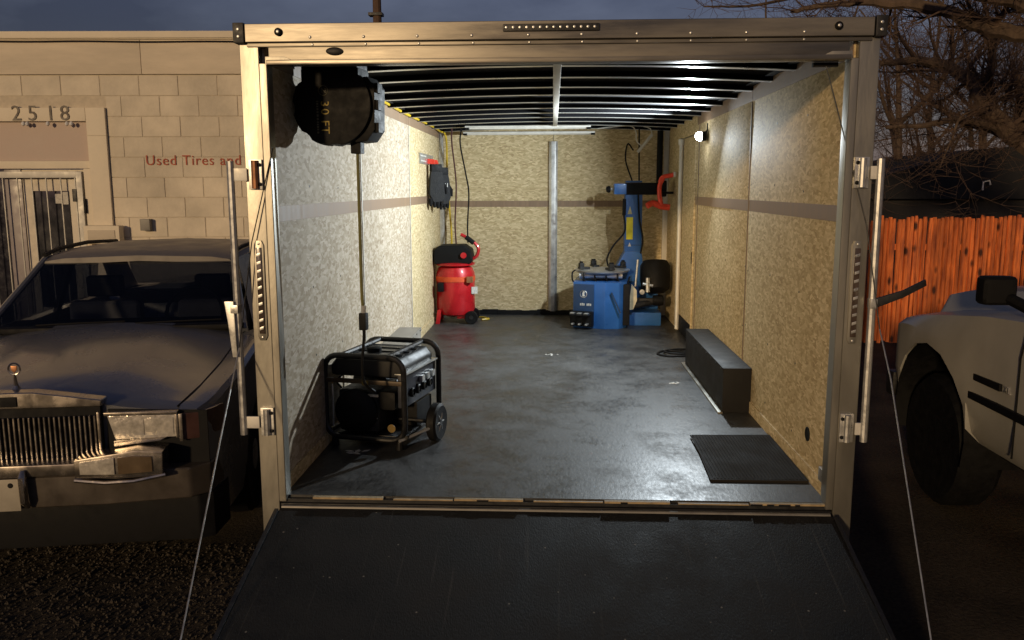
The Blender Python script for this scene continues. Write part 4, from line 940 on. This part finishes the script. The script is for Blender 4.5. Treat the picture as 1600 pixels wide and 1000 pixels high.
# ------------------------------------------------------------------ gloves and tool rail on the left wall
RL = thing('tool_rail', 'grey slotted rail with red hooks fixed on the plywood wall', 'rail', (-1.199, 4.3, 2.09))
part('back_plate', MB().box(.0, .012, -.22, .62, -.02, .075), M_galv, RL, .003)
for z in (.0, .045):
    part('slot', MB().box(.0125, .0145, -.19, .14, z, z+.012), M_white, RL)
for y in (.22, .45):
    part('hook', MB().prism([(.0125, .035), (.07, .03), (.085, -.03), (.07, -.05), (.05, -.015), (.0125, -.01)], y, y+.07, 'y'), mat('red_hook', (.7, .04, .02), .4), RL, .004)
def glove(loc, sc_, rz, label, letters):
    t = thing('work_glove', label, 'glove', loc, rz, 'gloves on the tool rail')
    mb = MB(); mb.prism([(-.04, .0), (.05, .0), (.075, -.12), (.085, -.27), (.06, -.33), (-.03, -.34), (-.07, -.26), (-.06, -.1)], -.025, .025, 'x')
    part('palm', mb, mat('black_fabric', (.016, .016, .017), .85, 0, .3, 30, .3, 90), t, .012, seg=2)
    for k in range(4):
        y = -.055+.037*k
        part('finger', MB().tube([(.0, y, -.30), (.004, y, -.345), (.01, y*.98, -.375-.012*(k in (1, 2)))], [.021, .020, .013], 8), M_black, t)
    part('thumb', MB().tube([(.0, .06, -.14), (.004, .10, -.2), (.0, .105, -.26)], [.018, .017, .011], 8), M_black, t)
    part('cuff', MB().prism([(-.05, .02), (.055, .02), (.06, -.05), (-.05, -.05)], -.03, .03, 'x'), M_black, t, .008)
    if letters: text('print', 'bu', .085, (.0265, -.03, -.17), (R(90), 0, R(90)), M_white_scrap, t, .0008)
    return t
glove((-1.115, 4.55, 2.055), 1, R(-62), 'black work glove hanging from the nearer red hook on the wall rail', False)
glove((-1.085, 4.78, 2.03), 1, R(-55), 'black work glove with white letters hanging nearest the corner', True)

# ------------------------------------------------------------------ tyre changer
TC = thing('tire_changer', 'blue tire changing machine with tall column and turntable by the front wall', 'tire changer', (.62, 4.85, .5))
M_blue = mat('machine_blue', (.022, .11, .34), .38, .05, .15, 6, .03, 60, coat=.2)
M_navy = mat('machine_dark_blue', (.016, .045, .11), .45, .05, .2, 6)
cab = part('cabinet', MB().prism([(-.42, -.20), (-.12, -.32), (.02, -.30), (.10, -.20), (.12, .35), (-.36, .35)], .0, .45), M_blue, TC, .008)
qf = Matrix.Translation((-.42, -.20, 0)) @ Matrix.Rotation(math.atan2(-.12, .30), 4, 'Z')
part('front_cover', MB().box(.015, .215, -.010, -.001, .02, .43, qf), M_navy, cab, .003)
part('pedal_box', MB().box(.0, .22, -.09, -.011, .03, .17, qf), M_black, cab, .008)
for k in range(3):
    part('pedal', MB().box(.02+k*.07, .07+k*.07, -.16, -.091, .145, .16, qf), M_dark, cab, .004)
    part('pedal_pad', MB().box(.025+k*.07, .065+k*.07, -.155, -.11, .1605, .168, qf), M_galv, cab, .002)
    part('pedal_arm', MB().box(.035+k*.07, .055+k*.07, -.15, -.091, .05, .065, qf), M_galv, cab, .002)
part('logo_disc', MB().tube([qf @ Vector((.11+.034*math.cos(a), -.0115, .335+.034*math.sin(a))) for a in [i*math.pi/10 for i in range(20)]], .003, 5, closed=True), M_galv, cab)
part('logo_mark', MB().prism([(.10, .31), (.125, .315), (.118, .335), (.125, .36), (.105, .362), (.098, .34)], -.0125, -.0102, 'y', qf), M_white, cab)
for k in range(7):
    if k != 3: part('model_print', MB().box(.075+k*.017, .087+k*.017, -.0115, -.0102, .222, .244+.003*(k % 2), qf), M_white, cab, .002)
part('side_panel', MB().box(.06, .125, -.26, .1, .03, .43), M_black, cab, .006)
part('side_lever', MB().tube([(-.06, -.335, .36), (.03, -.335, .16)], .009, 6), M_navy, cab)
tt = part('turntable', MB().lathe([(.06, .50), (.20, .505), (.27, .535), (.275, .55), (.10, .565), (0, .57)], (-.13, .02, 0), (0, 0, 1), 32), M_galv, TC)
part('spindle', MB().lathe([(.10, .45), (.10, .51)], (-.13, .02, 0), (0, 0, 1), 20), M_dark, tt)
for k in range(4):
    a = R(20+90*k); c = Vector((-.13+.2*math.cos(a), .02+.2*math.sin(a), .56))
    mtx = Matrix.Translation(c) @ Matrix.Rotation(a, 4, 'Z')
    jw = part('clamp_jaw', MB().box(-.06, .05, -.03, .03, .0, .02, mtx).box(.0, .045, -.025, .025, .02, .06, mtx), M_dark, tt, .005)
    part('jaw_pad', MB().box(.01, .035, -.02, .02, .0605, .075, mtx), M_black, jw, .003)
part('cylinder', MB().tube([(-.36, -.10, .50), (.06, -.10, .50)], .035, 12), M_galv, tt)
part('cylinder', MB().tube([(-.33, .14, .495), (.08, .14, .495)], .035, 12), M_galv, tt)
for k in range(5):
    x = -.40+k*.11
    part('hose_loop', MB().tube(spline([(x, -.08, .55), (x-.03, -.17, .53), (x-.02, -.18, .45), (x+.06, -.17, .43), (x+.09, -.12, .49)]), .008, 6), M_black, tt)
# column
cl = part('column', MB().prism([(.095, .12), (.265, .12), (.265, .27), (.095, .27)], .10, 1.33), M_blue, TC, .008)
part('column_foot', MB().prism([(-.06, .42), (.30, .42), (.265, .72), (.10, .72)], .10, .30, 'y'), M_blue, cl, .006)
part('column_seam', MB().box(.092, .268, .117, .273, .78, .786), M_navy, cl)
part('yellow_label', MB().box(.11, .175, .1145, .1185, .84, 1.06), mat('yellow_label', (.72, .58, .02), .5), cl)
part('warning_sign', MB().prism([(.12, 1.09), (.165, 1.09), (.143, 1.17)], .1145, .1185, 'y'), mat('pale_sign', (.45, .4, .2), .5), cl)
part('small_sign', MB().prism([(.13, .77), (.16, .77), (.145, .81)], .1145, .1185, 'y'), M_white, cl)
part('column_cap', MB().box(.10, .26, .125, .265, 1.40, 1.418), M_blue, cl, .004)
arm = part('swing_arm', MB().box(.10, .42, .11, .27, 1.28, 1.398), M_black, TC, .01)
part('arm_block', MB().box(-.02, .099, .05, .19, 1.285, 1.39), M_blue, arm, .008)
part('arm_knob', MB().lathe([(.0, 0), (.03, .004), (.035, .02), (.025, .045), (0, .05)], (-.05, .12, 1.335), (-1, 0, 0), 14), M_black, arm)
part('knob_stem', MB().tube([(-.051, .12, 1.335), (-.02, .12, 1.335)], .012, 8), M_galv, arm)
part('arm_end', MB().box(.421, .50, .10, .26, 1.26, 1.42), M_black, arm, .02)
part('air_gun', MB().tube([(.085, .09, 1.24), (.082, .09, 1.08)], .018, 8), M_black, cl)
part('air_line', MB().tube(spline([(.082, .09, 1.08), (.09, .085, .92), (-.02, .06, .78), (-.08, .04, .66), (-.07, .05, .58)]), .009, 6), M_black, cl)
part('air_line', MB().tube(spline([(.22, .10, 1.28), (.235, .09, 1.05), (.27, .08, .85), (.255, .10, .7)]), .009, 6), M_black, cl)
part('air_line', MB().tube(spline([(.165, .19, 1.418), (.10, .22, 1.62), (.12, .25, 1.78), (.18, .28, 1.72)]), .008, 6), M_black, cl)
part('air_line', MB().tube([(.235, .2, 1.418), (.235, .3, 1.95)], .008, 6), M_black, cl)
# bead breaker, motor, base
bs = part('base', MB().box(-.06, .45, -.08, .30, .0, .13), M_blue, TC, .01)
part('gusset', MB().prism([(.10, .13), (.45, .13), (.45, .32), (.26, .52), (.10, .52)], .20, .29, 'y'), M_blue, bs, .006)
mo = part('motor_tank', MB().lathe([(.0, -.13), (.09, -.125), (.14, -.09), (.15, 0), (.15, .14), (.12, .19), (0, .2)], (.40, .05, .44), (0, .25, .97), 24), M_black, TC)
part('regulator', MB().tube([(.31, -.11, .48), (.31, -.11, .34)], .022, 8).tube([(.26, -.11, .42), (.36, -.11, .40)], .016, 8), M_galv, mo)
part('gauge', MB().lathe([(.025, 0), (.025, .015), (0, .017)], (.255, -.11, .34), (0, -1, 0), 12), M_galv, mo)
bb = part('bead_breaker', MB().tube([(.17, -.10, .20), (.42, .0, .24)], .032, 10), M_dark, TC)
part('blade', MB().prism([(.10, .16), (.17, .17), (.205, .26), (.20, .36), (.15, .42), (.135, .30)], -.14, -.125, 'y'), mat('cream_blade', (.62, .55, .38), .5), bb, .003)
part('blade_shade', MB().prism([(.02, .16), (.10, .16), (.13, .30), (.12, .42), (.03, .40)], -.12, -.09, 'y'), M_black, bb, .006)
part('lever', MB().tube([(.185, -.15, .40), (.205, -.15, .66)], .010, 8), M_galv, bb)
part('roller', MB().lathe([(.05, -.05), (.055, 0), (.05, .05)], (.42, -.05, .25), (1, 0, 0), 14), M_black, bb)
part('linkage', MB().box(.20, .46, -.06, .0, .22, .27), M_dark, bb, .006)

# red bead clamp hung on the arm end
CL = thing('bead_clamp', 'bright red plastic clamp hung at the end of the machine arm', 'clamp', (1.06, 4.80, 1.75))
M_clr = mat('red_orange_plastic', (.85, .07, .03), .4)
part('spine', MB().tube(spline([(.0, 0, .19), (-.03, 0, .12), (-.03, 0, .02), (-.005, 0, -.09)]), [.022]*24+[.028], 10), M_clr, CL)
part('upper_jaw', MB().tube(spline([(-.03, 0, .15), (.0, 0, .20), (.07, -.01, .215), (.10, -.02, .225)]), .022, 8), M_clr, CL)
part('jaw_tip', MB().box(.095, .118, -.05, .01, .20, .25), M_white, CL, .004)
part('lower_jaw', MB().tube(spline([(-.15, -.02, -.075), (-.09, 0, -.05), (-.01, 0, -.08), (.07, 0, -.09)]), .03, 8), M_clr, CL)
part('hanger', MB().tube([(.0, .03, .05), (.0, .12, .05), (.12, .12, .05)], .012, 6), M_black, CL)

# white stick light and cord below the roof
ST = thing('stick_light', 'white stick light hanging aslant on a cord above the machine', 'light', (.86, 5.1, 2.23))
part('stick', MB().tube([(.12, 0, .14), (-.02, 0, -.03)], .016, 10), M_white, ST)
part('cord', MB().tube(spline([(.12, 0, .14), (.10, .02, .2), (.03, .02, .225)]), .006, 6), M_white, ST)
part('cord', MB().tube(spline([(.03, 0, .02), (-.03, .02, .08), (-.04, .02, .17), (-.1, 0, .225), (-.3, -.02, .215), (-.42, -.02, .20)]), .006, 6), M_white, ST)
def tube_light(x0, x1, y, z, label):
    t = thing('tube_light', label, 'light', ((x0+x1)/2, y, z), 0, 'tube lights under the roof')
    h = (x1-x0)/2
    part('channel', MB().box(-h, h, -.03, .03, .0, .016), M_white, t, .004)
    part('diffuser', MB().tube([(-h+.04, 0, -.004), (h-.04, 0, -.004)], .013, 10), M_white, t)
    for s in (-1, 1): part('end_cap', MB().box(s*(h-.02)-.02, s*(h-.02)+.02, -.03, .03, -.018, -.0005), M_black, t, .003)
tube_light(-.86, .36, 4.85, 2.43, 'unlit white tube fixture under the roof, the nearer of two')
tube_light(-.92, .42, 5.25, 2.40, 'unlit grey tube fixture under the roof, nearest the front wall')

# rubber mat, floor cable, scraps
o = part('rubber_mat', MB().prism([(.735, .26), (1.185, .262), (1.19, 1.0), (.765, .985)], .5005, .512), mat('ribbed_rubber', (.020, .017, .014), .85, 0, .3, 6, spec=.15), smooth=None); tag(o, 'ribbed black rubber mat lying flat on the trailer floor', 'mat')
for k in range(26):
    x = .752+k*.0165
    part('rib', MB().box(x, x+.008, .275, .97, .5122, .5145), mat('rubber_rib', (.024, .020, .016), .85, 0, .3, 6, spec=.15) if k == 0 else bpy.data.materials['rubber_rib'], o)
pts = [(1.05+.0*k, 3.3, .507) for k in range(1)]
o = part('floor_cable', MB().tube(spline([(1.16, 3.25, .51), (1.05, 3.22, .508), (.93, 3.2, .508), (.86, 3.3, .508), (.93, 3.42, .508), (1.06, 3.38, .51), (1.10, 3.28, .515), (.98, 3.26, .518), (.92, 3.34, .518), (1.0, 3.46, .512), (1.14, 3.5, .51)]), .009, 6), M_black); tag(o, 'black cable coiled loosely on the floor beside the wheel box', 'cable')
def scrap(x, y, n, label, sz):
    mb = MB()
    for k in range(n):
        a = random.uniform(0, 3); cx, cy = x+random.uniform(-1, 1)*sz, y+random.uniform(-1, 1)*sz*.7; w = random.uniform(.012, .028)
        mb.prism([(cx+w*math.cos(a), cy+w*math.sin(a)), (cx-w*.5*math.sin(a), cy+w*.5*math.cos(a)), (cx-w*math.cos(a), cy-w*math.sin(a)), (cx+w*.4*math.sin(a), cy-w*.4*math.cos(a))], .501+.0012*k, .502+.0012*k)
    o = part('floor_scrap', mb, M_white_scrap, smooth=None); tag(o, label, 'scrap', 'pale scraps on the floor')
scrap(.85, 2.25, 7, 'pale torn scrap on the dark floor in front of the wheel box', .035)
scrap(.0, 3.25, 6, 'pale scuffed scrap in the middle of the floor', .06)
scrap(-1.0, .62, 7, 'pale torn paper scrap on the floor below the generator', .05)
